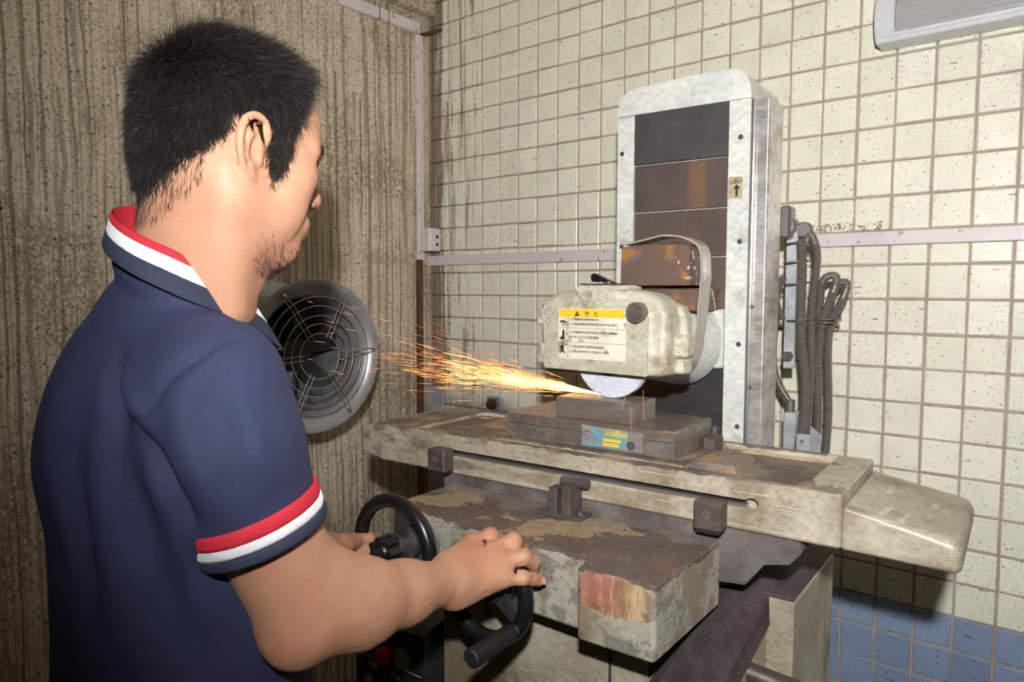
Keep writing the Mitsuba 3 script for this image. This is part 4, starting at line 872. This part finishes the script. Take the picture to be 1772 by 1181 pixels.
# joints
nb = cp(300, 452, 0.815)                         # base of the neck
RS, RE, RW = cp(368, 668, 0.715), cp(528, 1070, 0.765), cp(778, 1006, 0.955)
bF = np.array([math.cos(math.radians(34)), 0, math.sin(math.radians(34))]); bL = np.array([-bF[2], 0, bF[0]]); bU = np.array([0, -1.0, 0])
BR = np.array([bF, bL, DOWN])
BC = np.array([-0.392, 0.0, 0.862])              # the trunk's middle at shoulder height
LS = RS + 0.36 * bL + [0, 0.01, 0]
CUF = cp(442, 893, 0.735)                        # middle of the right sleeve's opening
# head and neck
hv = Vox(HO + [-0.17, -0.19, -0.17], HO + [0.17, 0.36, 0.17], 0.0026)
def hb(c, r, k=0.012, cut=False): hv.ball(hd(*c), r, k, cut, HR)
def hc(a, b, ra, rb, k=0.012, cut=False): hv.cone(hd(*a), hd(*b), ra, rb, k, cut)
hb((-0.008, 0, 0.052), (0.092, 0.072, 0.080))
hb((-0.033, 0, 0.02), (0.067, 0.064, 0.066), 0.03)
hb((0.032, 0, 0.062), (0.056, 0.062, 0.056), 0.03)
hb((0.028, 0, 0.0), (0.060, 0.060, 0.082), 0.03)
for s in (-1, 1):
    hc((0.0, 0.053 * s, -0.045), (0.058, 0.014 * s, -0.081), 0.017, 0.014, 0.03)
    hb((0.054, 0.045 * s, 0.004), (0.026, 0.020, 0.018), 0.025)
    hb((0.040, 0.038 * s, -0.036), (0.034, 0.020, 0.034), 0.03)
    hc((0.083, 0.008 * s, 0.037), (0.070, 0.044 * s, 0.038), 0.010, 0.010, 0.014)
    hb((0.093, 0.031 * s, 0.021), (0.016, 0.016, 0.010), 0.012, True)
    hb((0.0705, 0.031 * s, 0.021), 0.0142, 0.003)
    hb((0.090, 0.0125 * s, -0.0145), (0.010, 0.0075, 0.0075), 0.006)
    hc((0.0945, 0.0, -0.0375), (0.083, 0.024 * s, -0.0435), 0.0054, 0.0036, 0.004)
    hc((0.0925, 0.0, -0.0500), (0.083, 0.022 * s, -0.0465), 0.0064, 0.0040, 0.004)
    hc((-0.02, 0.056 * s, -0.02), (0.015, 0.025 * s, -0.16), 0.018, 0.015, 0.035)
hc((0.086, 0, 0.028), (0.099, 0, -0.006), 0.0075, 0.0098, 0.010)
hb((0.099, 0, -0.0095), (0.0105, 0.0105, 0.0095), 0.006)
hb((0.075, 0, -0.045), (0.018, 0.029, 0.025), 0.015)
hb((0.070, 0, -0.078), (0.017, 0.022, 0.016), 0.018)
hc((0.02, 0, -0.07), (0.045, 0, -0.072), 0.034, 0.024, 0.03)
hv.cone(hd(-0.028, 0, -0.03), nb + [0.008, 0.045, 0.004], 0.057, 0.060, 0.035)
hv.cone(hd(0.0, 0, -0.09), nb + 0.03 * bF + [0, 0.08, 0], 0.045, 0.055, 0.03)
hv.ball(hd(0.036, 0, -0.118), 0.012, 0.02)
# ears
for s in (-1, 1):
    e = lambda f, u, o: hd(f, s * (0.070 + o), u)
    hx = [(0.007, 0.004, 0.002), (0.010, 0.016, 0.003), (0.011, 0.028, 0.006), (0.003, 0.0385, 0.011), (-0.010, 0.0395, 0.016), (-0.0195, 0.029, 0.019), (-0.0215, 0.014, 0.0195), (-0.0185, -0.002, 0.017), (-0.012, -0.015, 0.012), (-0.006, -0.024, 0.008)]
    pts = spl(hx, 22); hv.chain([e(*q) for q in pts], np.r_[np.linspace(0.0030, 0.0046, 12), np.linspace(0.0046, 0.0040, 10)], 0.0015)
    hv.chain([e(-0.003, 0.028, 0.008), e(-0.009, 0.020, 0.0125), e(-0.0125, 0.008, 0.0135), e(-0.009, -0.005, 0.010), e(-0.002, -0.011, 0.007)], [0.0028, 0.004, 0.0044, 0.0042, 0.0036], 0.002)
    hv.ball(e(-0.003, -0.020, 0.006), (0.0075, 0.0050, 0.0095), 0.004, False, HR)
    hv.ball(e(-0.005, 0.010, 0.004), (0.015, 0.0052, 0.026), 0.003, False, HR)
    hv.ball(e(0.001, 0.025, 0.003), (0.0115, 0.0055, 0.0125), 0.004, False, HR)
    hv.ball(e(-0.016, 0.016, 0.011), (0.0065, 0.004, 0.020), 0.003, False, HR)
    hv.ball(e(-0.001, 0.001, 0.0150), (0.0062, 0.0062, 0.0075), 0.004, True, HR)
    hv.cone(e(0.0065, -0.004, 0.004), e(0.0065, 0.004, 0.004), 0.0042, 0.0036, 0.002)
hv.plane(nb + [0.02, 0.10, 0], DOWN)
head = taubin(biggest(hv.mesh()), 3)
# right arm and hand
av = Vox(np.minimum(RS, RE) - [0.1, 0.09, 0.1], cp(960, 1130, 1.10) + [0.03, 0.03, 0.03], 0.0028)
av.lo[0] = min(RS[0], RE[0]) - 0.1
fa = RW - RE; fl = np.linalg.norm(fa); fa /= fl
side = np.cross(fa, DOWN); side /= np.linalg.norm(side); upn = np.cross(side, fa)
up_ = (-upn if upn @ DOWN > 0 else upn)
av.chain([RS, CUF + [0.002, 0, 0], RE - [0.006, 0.006, 0]], [0.056, 0.0530, 0.042], 0.02)
av.cone(RE, RE + 0.30 * fl * fa, 0.041, 0.0445, 0.03)
av.cone(RE + 0.30 * fl * fa, RE + 0.62 * fl * fa, 0.0445, 0.0355, 0.03)
av.cone(RE + 0.62 * fl * fa, RW, 0.0355, 0.0275, 0.025)
av.cone(RE + 0.03 * up_ + 0.015 * fa, RE + 0.34 * fl * fa + 0.010 * up_, 0.030, 0.033, 0.03)   # brachioradialis over the bend
av.cone(RE + (RS - RE) * 0.25 + 0.01 * fa, RE + 0.04 * fa + 0.012 * up_, 0.040, 0.040, 0.03)
av.ball(RE - 0.012 * fa - 0.022 * up_, 0.022, 0.03)
ulna = cp(797, 1008, 0.945)
av.ball(ulna, 0.0135, 0.014)
M = {'i': [cp(817, 944, 1.030), cp(848, 929, 1.045), cp(862, 936, 1.073), cp(856, 957, 1.080)],
     'm': [cp(852, 955, 1.015), cp(888, 938, 1.030), cp(900, 952, 1.058), cp(893, 972, 1.066)],
     'r': [cp(864, 974, 1.003), cp(905, 965, 1.012), cp(922, 974, 1.032), cp(922, 987, 1.046)],
     'p': [cp(868, 1000, 0.990), cp(905, 1001, 0.996), cp(921, 1003, 1.010), cp(933, 1007, 1.020)]}
FRAD = {'i': [0.0140, 0.0122, 0.0105, 0.0088], 'm': [0.0142, 0.0125, 0.0108, 0.0088], 'r': [0.0138, 0.0118, 0.0102, 0.0085], 'p': [0.0125, 0.0104, 0.0090, 0.0074]}
wr = [RW + [-0.004, -0.016, 0.012], RW + [0.0, -0.006, 0.006], RW + [0.002, 0.004, 0.0], RW + [0.004, 0.014, -0.004]]
for (nm, j), w in zip(M.items(), wr):
    av.cone(w, j[0], 0.019, 0.0142, 0.018)
    av.ball(j[0], FRAD[nm][0] * 1.02, 0.008)
mc_ = [j[0] for j in M.values()]
av.cone(mc_[0] + [0, 0.006, 0.006], mc_[3] + [-0.004, 0.0, 0.006], 0.012, 0.012, 0.012)
av.cone(RW + [0.01, 0.02, 0.004], mc_[3] + [-0.02, 0.012, 0.004], 0.017, 0.013, 0.015)      # heel of the hand
for nm, j in M.items():
    r = FRAD[nm]
    for i in range(3): av.cone(j[i], j[i + 1], r[i] * (0.94 if i == 0 else 1), r[i + 1], 0.0045 if i == 0 else 0.0022)
    for i in (1, 2): av.ball(j[i] + [0, -0.0008, -0.0008], r[i] * 1.04, 0.003)
av.chain([RW + [0.012, -0.008, 0.03], cp(815, 984, 1.03), cp(838, 985, 1.062), cp(858, 990, 1.080)], [0.016, 0.0135, 0.0118, 0.0092], 0.006)
rarm = taubin(biggest(av.mesh()), 5)
# left arm and hand
LE, LW = LS + np.array([-0.02, 0.27, 0.01]), cp(556, 955, 1.075)
lv = Vox(np.minimum(LS, LE) - 0.09, cp(690, 1010, 1.22) + [0.04, 0.06, 0.05], 0.0036)
lv.chain([LS, LE], [0.056, 0.042], 0.02); lv.chain([LE, LE + 0.35 * (LW - LE), LW], [0.041, 0.044, 0.028], 0.02)
rim = [cp(621, 930, 1.207), cp(622, 950, 1.206), cp(627, 968, 1.205), cp(633, 985, 1.204)]
for k, q in enumerate(rim):
    b = LW + [0.0, -0.012 + 0.008 * k, 0.0]; kn = q + [-0.030, -0.002, -0.030]
    lv.cone(b, kn, 0.016, 0.013, 0.014)
    lv.chain([kn, q + [-0.006, -0.004, -0.030], q + [0.020, 0.0, -0.012], q + [0.018, 0.002, 0.012]], [0.0115, 0.0105, 0.0095, 0.0085], 0.003)
lv.chain([LW, cp(597, 945, 1.13), cp(612, 938, 1.165), cp(618, 934, 1.19)], [0.018, 0.0135, 0.0115, 0.009], 0.006)
larm = taubin(biggest(lv.mesh()), 5)
core = Vox(BC - [0.26, 0.06, 0.22], BC + [0.26, 0.22, 0.22], 0.006)   # the shoulders under the shirt join head and arms into one body
core.cone(RS, LS, 0.040, 0.040, 0.02).cone(nb + [0.015, 0.06, 0.005], BC + [0.01, 0.14, 0], 0.05, 0.075, 0.03)
bodym = plus(head, rarm, larm, taubin(biggest(core.mesh()), 3))
BODY = pe('body', bodym, 'skin')
for nm, j in M.items():                          # nails
    t_ = j[3] - j[2]; t_ /= np.linalg.norm(t_); nn = np.array([0.35, -0.5, -0.6]); nn -= t_ * (nn @ t_); nn /= np.linalg.norm(nn); s_ = np.cross(t_, nn)
    c = j[3] + nn * FRAD[nm][3] * 0.78
    vs = [c + t_ * (a * 0.0055 + 0.001) + s_ * b * 0.0052 + nn * (0.0016 - 0.0018 * b * b) for a in (-1, -0.3, 0.4, 1) for b in (-1, -0.5, 0, 0.5, 1)]
    f = [(i * 5 + k, i * 5 + k + 1, (i + 1) * 5 + k + 1, (i + 1) * 5 + k) for i in range(3) for k in range(4)]
    pe('fingernail', tm((np.array(vs), np.array(f))), 'nail')
a_ = M['m'][2] - M['m'][1]; rc = M['m'][1] + 0.35 * a_
pe('finger_ring', torus(rc, a_, 0.0128, 0.0013, 36, 8), 'gold', label='thin gold finger ring')
for s in (-1, 1):
    pe('eye', sph(hd(0.0725, 0.031 * s, 0.0195), 0.0128), 'eye_white')
# ---- the polo shirt
# collar: a folded rib collar, standing round the neck and turned down outside
nd = nb - hd(-0.03, 0, -0.03); nd /= np.linalg.norm(nd)             # down the neck
cx = bF - nd * (bF @ nd); cx /= np.linalg.norm(cx); cy = np.cross(nd, cx)
nd2 = nd + 1.6 * DOWN; nd2 /= np.linalg.norm(nd2)
def collar_pt(t, s, R0=0.0720):                  # t: round the neck, 0 at the nape, +-1 at the throat; s: 0 at the fold, 1 at the outer edge
    a = math.pi * (1 - t); tip = max(0.0, (abs(t) - 0.58) / 0.28) ** 2 * s
    R = R0 + s * (0.006 + 0.018 * math.sin(math.pi * min(abs(t), 0.9)) ** 2) + 0.002 * abs(t)
    top = -0.034 + 0.100 * max(0.0, abs(t) - 0.35) ** 1.6
    return nb + cx * (R * 1.02 * math.cos(a) + 0.012 * abs(t) ** 1.5 + 0.045 * tip) + cy * R * 0.96 * math.sin(a) + nd * top + nd2 * (0.036 * s + 0.026 * tip)
sv = Vox(BC - [0.30, 0.14, 0.30], BC + [0.36, 0.66, 0.30], 0.0055)
def sb(c, r, k=0.05, cut=False): sv.ball(BC + c[0] * bF + c[1] * bL + np.array([0, c[2], 0]), r, k, cut, BR)
sb((-0.005, 0, 0.17), (0.138, 0.186, 0.225))
sb((-0.022, 0.02, 0.09), (0.112, 0.165, 0.135), 0.06)
sb((0.0, 0, 0.42), (0.142, 0.180, 0.280), 0.06)
sb((-0.005, 0, 0.60), (0.148, 0.188, 0.22), 0.06)
sv.cone(nb + [-0.008, 0.060, 0.005], BC - 0.02 * bF + [0, 0.12, 0], 0.062, 0.115, 0.05)
for S_ in (RS, LS):
    sv.cone(nb + [0.0, 0.098, 0], S_ + [0, 0.004, 0], 0.046, 0.060, 0.05)
ca = CUF - (RS + 0.45 * (CUF - RS) - [0.004, 0, 0.004]); ca /= np.linalg.norm(ca)
stand = [collar_pt(t, 1.0, 0.038) + nd2 * 0.010 for t in np.linspace(-0.8, 0.8, 25)]
sv.chain(stand, [0.014] * 25, 0.018)
sl_ = Vox(sv.lo, sv.lo + sv.h * (sv.n - 1), sv.h)
sl_.chain([RS + [0, 0.002, 0], RS + 0.45 * (CUF - RS) - [0.004, 0, 0.004], CUF + 0.02 * ca], [0.070, 0.071, 0.0632], 0.028)
lc = LS + 0.62 * (LE - LS); sv.chain([LS, lc], [0.070, 0.066], 0.03)
sl_.plane(CUF, ca)
sl_.cone(CUF - 0.03 * ca, CUF + 0.06 * ca, 0.0525, 0.0525, 0.002, True)
nn_ = np.minimum(sv.n, sl_.n); ss_ = tuple(slice(0, int(q)) for q in nn_)
sv._mix(ss_, sl_.d[ss_], 0.022, False)
la_ = (LE - LS) / np.linalg.norm(LE - LS)
sv.cone(nb + [0.055, -0.07, 0.02], nb + [0.026, 0.016, 0.012], 0.066, 0.058, 0.008, True)             # neck opening
sv.plane(BC + [0, 0.62, 0], DOWN)
shirt = taubin(biggest(sv.mesh()), 6)
v = np.array(shirt.vertices); nrm = np.array(shirt.vertex_normals)
disp = 0.0045 * (meshkit.fbm(v * [11, 5, 11] + 3, 3, 1) - 0.5)
def fold(pts, w, amp):                           # a ridge or groove that follows a line of points near the cloth
    global disp
    p = spl(pts, 80); d = np.full(len(v), 9.0); t = np.zeros(len(v))
    for i, q in enumerate(p):
        e = np.linalg.norm(v - q, axis=1); m = e < d; d[m] = e[m]; t[m] = i / 79
    disp += 1.6 * amp * np.exp(-(d / w) ** 2) * np.sin(np.pi * np.clip(t * 0.96 + 0.02, 0, 1)) ** 0.5
def on_cloth(px, py):                            # the cloth's own point behind a direction, found once to lay the sewn lines on it
    q = cp(px, py, 1.0); q /= np.linalg.norm(q); t = v @ q; r = np.linalg.norm(v - t[:, None] * q, axis=1)
    k = np.flatnonzero(r < 0.008)
    return v[k[np.argmin(t[k])]] if len(k) else q * 0.75
for pts, w, a in (([(478, 588), (440, 572), (400, 568), (345, 596), (295, 632), (250, 690), (228, 745)], 0.0055, -0.0045),
                  ([(228, 745), (255, 800), (290, 868), (330, 930)], 0.010, -0.010),
                  ([(110, 560), (85, 700), (95, 900), (130, 1160)], 0.022, 0.005), ([(175, 640), (150, 780), (175, 960), (210, 1160)], 0.020, 0.005),
                  ([(150, 700), (130, 850), (150, 1050)], 0.018, -0.005), ([(215, 620), (222, 700), (245, 780)], 0.014, 0.006), ([(185, 610), (190, 690), (205, 760)], 0.012, -0.006),
                  ([(330, 640), (300, 720), (330, 820), (380, 900)], 0.014, 0.004), ([(420, 650), (440, 740), (470, 850)], 0.018, 0.004), ([(370, 640), (390, 740), (420, 870)], 0.016, -0.004),
                  ([(250, 820), (300, 950), (370, 1100)], 0.02, 0.006), ([(230, 880), (280, 1010), (330, 1150)], 0.018, -0.005), ([(190, 440), (250, 452), (330, 470)], 0.004, -0.003)):
    fold([on_cloth(*q) for q in pts], w, a)
shirt.vertices = v + nrm * disp[:, None]
SH = pe('polo_shirt', shirt, 'shirt_navy', label='navy blue short sleeved polo shirt')
def band(rings, mat, key, thick=0.0022):         # a ribbon through rings of points, given thickness
    P_ = np.array(rings); a, b = P_.shape[:2]; vv = P_.reshape(-1, 3)
    f = [(i * b + j, i * b + j + 1, (i + 1) * b + j + 1, (i + 1) * b + j) for i in range(a - 1) for j in range(b - 1)]
    m = tm((vv, np.array(f))); n = m.vertex_normals; k = len(vv)
    rim_ = [(0 * b + j + 1, j, k + j, k + j + 1) for j in range(b - 1)] + [((a - 1) * b + j, (a - 1) * b + j + 1, k + (a - 1) * b + j + 1, k + (a - 1) * b + j) for j in range(b - 1)]
    rim_ += [(i * b, (i + 1) * b, k + (i + 1) * b, k + i * b) for i in range(a - 1)] + [((i + 1) * b + b - 1, i * b + b - 1, k + i * b + b - 1, k + (i + 1) * b + b - 1) for i in range(a - 1)]
    f2 = np.array(f); fs = np.vstack([f2, f2[:, ::-1] + k, np.array(rim_)])
    pe(key, tm((np.vstack([vv, vv - n * thick]), fs)), mat)
def cuff(c, ax_, R0, prefix):
    x, y, a = frame(ax_); t = np.linspace(0, 2 * np.pi, 73)
    for mat, h0, h1, nm in (('rib_red', -0.010, 0.0055, 'red'), ('rib_white', 0.0055, 0.0165, 'white'), ('rib_navy', 0.0165, 0.029, 'navy')):
        rings = []
        for h in np.linspace(h0, h1, 5):
            R = R0 + 0.0008 - 0.03 * h + (0.0012 if abs(h - (h0 + h1) / 2) < 0.004 else 0)
            rings.append([c + h * a + R * (1 + 0.012 * np.sin(3 * tt + 1)) * (np.cos(tt) * x + np.sin(tt) * y) for tt in t])
        band(rings, mat, f'polo_shirt__{prefix}_{nm}_band', 0.003)
cuff(CUF - 0.004 * ca, ca, 0.0672, 'cuff')
cuff(lc, la_, 0.066, 'cuff')
ts = np.linspace(-0.86, 0.86, 61)
def collar(s0, s1, mat, key, thick=0.0022):
    rings = []
    for s in np.linspace(s0, s1, 5):
        row = [collar_pt(t, s) for t in ts]
        rings.append(row)
    band(rings[::-1], mat, f'polo_shirt__{key}', thick)
collar(0.0, 0.20, 'rib_red', 'collar_red_band'); collar(0.20, 0.55, 'rib_white', 'collar_white_band'); collar(0.55, 1.0, 'rib_navy', 'collar_navy_band')
rings = [[collar_pt(t, 0.0, 0.0717 - 0.003 * s) + nd2 * 0.045 * s for t in ts] for s in np.linspace(0, 1, 4)]
band(rings[::-1], 'rib_red', 'polo_shirt__collar_lining', 0.0015)
# trousers and shoes (below the picture, for other views)
tv = Vox(BC + [-0.26, 0.50, -0.26], BC + [0.30, 1.36, 0.30], 0.012)
tv.ball(BC + DOWN * 0.64, (0.145, 0.18, 0.16), 0.05, False, BR)
flo = (1.36 - (BC @ DOWN))
for s in (-1, 1):
    a = BC + bL * 0.09 * s + DOWN * 0.68; k_ = BC + bL * 0.10 * s + bF * 0.03 + DOWN * (0.68 + (flo - 0.68) * 0.5); b = BC + bL * 0.10 * s - bF * 0.01 + DOWN * (flo - 0.09)
    tv.chain([a, k_, b], [0.095, 0.072, 0.062], 0.04)
pe('trousers', taubin(biggest(tv.mesh()), 4), 'trouser', label='dark trousers')
for s in (-1, 1):
    b = BC + bL * 0.10 * s + DOWN * (flo - 0.045); w = Vox(b - 0.24, b + 0.24, 0.008)
    w.cone(b - bF * 0.05, b + bF * 0.15 + DOWN * 0.005, 0.040, 0.038, 0.02).cone(b - bF * 0.03, b - DOWN * 0.06, 0.042, 0.045, 0.02).plane(b + DOWN * 0.0445, DOWN)
    pe('shoe', taubin(biggest(w.mesh()), 3), 'shoe')

# ---- hair: single strands on the scalp, stubble and eyebrows
hrng = np.random.default_rng(11)
hloc = (np.asarray(head.vertices) - HO) @ HR.T
LINE = np.array([(0, .116), (25, .120), (34, .124), (44, .119), (50, .102), (54, .070), (58, .030), (61, -.002), (65, -.018), (69, -.020), (75, .002), (79, .026), (86, .040), (97, .040), (106, .026), (114, .010), (124, -.006), (136, -.020), (150, -.038), (165, -.052), (180, -.055)])
def above(q):                                    # height over the hairline
    az = np.degrees(np.arctan2(np.abs(q[:, 1]), q[:, 0]))
    return q[:, 2] - np.interp(az, LINE[:, 0], LINE[:, 1])
notear = lambda q: ~((np.abs(q[:, 1]) > 0.0715) & (q[:, 0] > -0.028) & (q[:, 0] < 0.018) & (q[:, 2] < 0.046))
def strands(roots, n, flow, length, lift, rad, key, bend=0.5, seg=4, kind='stuff', mat='hair'):
    N = len(roots); d = flow - n * (flow * n).sum(1, keepdims=True); d /= np.linalg.norm(d, axis=1, keepdims=True) + 1e-9
    d = d + hrng.normal(0, 0.28, d.shape); cur = d + n * lift[:, None]; cur /= np.linalg.norm(cur, axis=1, keepdims=True)
    P_ = [roots]; 
    for i in range(seg):
        P_.append(P_[-1] + cur * (length / seg)[:, None]); cur = cur + bend / seg * (d + np.array([0, 0.35, 0]) - 0.15 * n * lift[:, None]); cur /= np.linalg.norm(cur, axis=1, keepdims=True)
    P_ = np.stack(P_, 1); s0 = np.cross(cur, n); s0 /= np.linalg.norm(s0, axis=1, keepdims=True) + 1e-9; s1 = np.cross(cur, s0)
    vs = []
    for i in range(seg + 1):
        r = rad * (1 - 0.8 * (i / seg) ** 2)
        for k in range(3): vs.append(P_[:, i] + r * (math.cos(2.094 * k) * s0 + math.sin(2.094 * k) * s1))
    V = np.stack(vs, 1).reshape(-1, 3); f = []
    for i in range(seg):
        for k in range(3):
            a, b = i * 3 + k, i * 3 + (k + 1) % 3; f += [(a, b, b + 3), (a, b + 3, a + 3)]
    m = (seg + 1) * 3; F = (np.array(f)[None] + (np.arange(N) * m)[:, None, None]).reshape(-1, 3)
    pe(key, trimesh.Trimesh(V, F, process=False), mat, kind=kind)
def sample(mesh, N, ok):
    p, fi = trimesh.sample.sample_surface(mesh, N, seed=5); n = np.asarray(mesh.face_normals)[fi]; q = (p - HO) @ HR.T; k = ok(q)
    return np.asarray(p)[k], n[k], q[k]
hp, hnn, hq = sample(head, 230000, lambda q: (above(q) > hrng.normal(0.003, 0.0045, len(q))) & notear(q) & ((q[:, 0] < 0.02) | (hrng.random(len(q)) < 0.85)))
hp, hnn, hq = hp[:64000], hnn[:64000], hq[:64000]
whorl = np.array([-0.078, 0.012, 0.105])
fl_ = hq - whorl; fl_ = fl_ / (np.linalg.norm(fl_, axis=1, keepdims=True) + 1e-6)
tw = np.clip((hq[:, 2] - 0.055) / 0.05, 0, 1)[:, None]
down_ = np.array([0.0, 0.0, -1.0]); sidef = down_ + np.array([-0.15, 0, 0]) + 0.25 * hrng.normal(0, 1, (len(hq), 3))
front = np.clip((hq[:, 0] - 0.02) / 0.05, 0, 1)
flw = (tw * (fl_ + np.array([0.55, -0.25, 0.1])) + (1 - tw) * sidef)
L_ = 0.018 + 0.019 * tw[:, 0] + 0.004 * front * tw[:, 0]; L_ *= np.where((hq[:, 0] > 0.035) & (hq[:, 2] > 0.07), 0.62, 1.0); L_ *= np.clip(above(hq) / 0.02, np.where((hq[:, 0] > 0.03) & (hq[:, 2] > 0.0), 0.35, 0.55), 1) * hrng.uniform(0.75, 1.2, len(hq))
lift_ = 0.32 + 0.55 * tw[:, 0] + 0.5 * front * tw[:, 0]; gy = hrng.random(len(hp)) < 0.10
for key_s, sel, mt in (('hair', ~gy, 'hair'), ('hair__sheen_strands', gy, 'hair_sheen')):  # randomly picked strands get the lighter colour as painted sheen
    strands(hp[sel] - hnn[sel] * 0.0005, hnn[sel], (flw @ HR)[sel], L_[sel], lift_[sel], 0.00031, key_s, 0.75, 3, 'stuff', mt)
labels[f'{PM}__hair']['label'] = 'short dark hair'
bp, bn, bq = sample(head, 40000, lambda q: (q[:, 0] > 0.022) & (q[:, 2] < -0.079 + 0.004 * hrng.normal(0, 1, len(q))) & (q[:, 2] > -0.115) & (hrng.random(len(q)) < np.clip((q[:, 0] - 0.015) / 0.05, 0, 1) * 0.8))
bp, bn, bq = bp[:1300], bn[:1300], bq[:1300]
strands(bp, bn, np.tile(hd(0.3, 0, -1) - HO, (len(bp), 1)), hrng.uniform(0.003, 0.008, len(bp)), np.full(len(bp), 0.8), 0.00022, 'beard', 0.3, 3)
mp, mn, mq = sample(head, 40000, lambda q: (q[:, 0] > 0.076) & (q[:, 2] > -0.036) & (q[:, 2] < -0.024) & (np.abs(q[:, 1]) < 0.026))
mp, mn = mp[:260], mn[:260]
strands(mp, mn, np.tile(hd(0.2, 0, -1) - HO, (len(mp), 1)), hrng.uniform(0.002, 0.005, len(mp)), np.full(len(mp), 0.6), 0.0002, 'moustache', 0.3, 3)
ep, en, eq = sample(head, 60000, lambda q: (q[:, 0] > 0.055) & (np.abs(q[:, 2] - 0.0405 - 0.10 * (0.03 - np.abs(np.abs(q[:, 1]) - 0.03))) < 0.0035) & (np.abs(q[:, 1]) > 0.012) & (np.abs(q[:, 1]) < 0.052))
ep, en, eq = ep[:900], en[:900], eq[:900]
fe = np.stack([np.zeros(len(eq)) - 0.4, np.sign(eq[:, 1]), np.full(len(eq), 0.25)], 1) @ HR
strands(ep, en, fe, hrng.uniform(0.005, 0.009, len(ep)), np.full(len(ep), 0.35), 0.00024, 'eyebrow', 0.3, 3)
np_, nn_, nq = sample(head, 230000, lambda q: (above(q) < 0) & (above(q) > -0.03) & (q[:, 0] < -0.045) & (hrng.random(len(q)) < 0.25) & notear(q))
np_, nn_ = np_[:500], nn_[:500]
strands(np_, nn_, np.tile(hd(0.1, 0, -1) - HO, (len(np_), 1)), hrng.uniform(0.006, 0.014, len(np_)), np.full(len(np_), 0.3), 0.00018, 'nape_hair', 0.3, 3)
lashp = []
for s in (-1, 1):
    c = np.array([0.0725, 0.031 * s, 0.0195])
    for k in range(26):
        a = math.radians(-60 + 120 * k / 25); d = np.array([math.cos(a), math.sin(a), -0.28]); d /= np.linalg.norm(d)
        lashp.append((hd(*(c + d * 0.0145)), (d + np.array([0, 0, -0.6])) @ HR))
lp = np.array([q[0] for q in lashp]); ld = np.array([q[1] / np.linalg.norm(q[1]) for q in lashp])
strands(lp, ld, np.tile(hd(0, 0, -1) - HO, (len(lp), 1)), np.full(len(lp), 0.007), np.full(len(lp), 2.0), 0.0003, 'eyelashes', -0.3, 3)

# ---------------------------------------------------------------- the sparks that fly off the wheel to the left
srng = np.random.default_rng(3)
SPK = thing('sparks', 'shower of orange grinding sparks flying left from the wheel', 'sparks')
src = np.array([-0.205, 0.085, 0.0492])
def spray(n, l0, l1, spread, ln, rad, key, rgb, power, up=0.0):
    ms = []
    for i in range(n):
        th = srng.normal(0.084 + up, spread) ; ph = srng.normal(0.0, spread * 0.9)
        d = np.array([-1.0, math.tan(ph) * 0.8, math.tan(th)]); d /= np.linalg.norm(d)
        a = srng.uniform(l0, l1) if srng.random() < 0.6 else l0 + (l1 - l0) * srng.beta(1.3, 3.0); L = ln * srng.uniform(0.35, 1.3)
        tt = np.linspace(a, a + L, 4); g_ = -0.035 * tt ** 2
        p = src + d * tt[:, None] + np.c_[0 * tt, 0 * tt, g_]
        p[1:3] += srng.normal(0, 0.0006, (2, 3))
        if p[:, 2].min() < 0.0495 and p[:, 0].max() > -0.31: continue
        ms.append(tube(p, rad * srng.uniform(0.6, 1.2) * np.array([0.4, 1.0, 0.8, 0.2]), 4, ref=(0, 0.3, 1)))
    obj(f'{SPK}__{key}', cat(*ms), 'black_matt', MACH, False, kind='stuff', emitter=glow(rgb, power))
spray(230, 0.005, 0.26, 0.024, 0.075, 0.0010, 'bright_streaks', (1.0, 0.62, 0.24), 7.0)
spray(330, 0.02, 0.46, 0.040, 0.070, 0.00080, 'yellow_streaks', (1.0, 0.46, 0.12), 3.6)
spray(260, 0.10, 0.62, 0.058, 0.060, 0.00070, 'orange_streaks', (1.0, 0.30, 0.07), 2.2)
spray(110, 0.25, 0.80, 0.080, 0.050, 0.00060, 'red_streaks', (0.95, 0.20, 0.06), 1.3, 0.02)
spray(46, 0.40, 1.25, 0.075, 0.06, 0.0007, 'far_streaks', (1.0, 0.28, 0.10), 1.6, 0.03)
stray = []
for u0, z0, du, dz in ((-0.100, 0.050, 0.006, -0.055), (-0.070, 0.085, 0.004, -0.065), (-0.112, 0.075, -0.008, -0.04), (-0.03, -0.003, 0.045, 0.006), (-0.02, 0.004, 0.03, -0.006)):
    stray.append(tube(spl([(u0, -0.004, z0), (u0 + 0.3 * du, -0.006, z0 + 0.5 * dz), (u0 + du, -0.008, z0 + dz)], 6), 0.00042, 4))
obj(f'{SPK}__stray_streaks', cat(*stray), 'black_matt', MACH, False, kind='stuff', emitter=glow((1.0, 0.32, 0.12), 1.2))
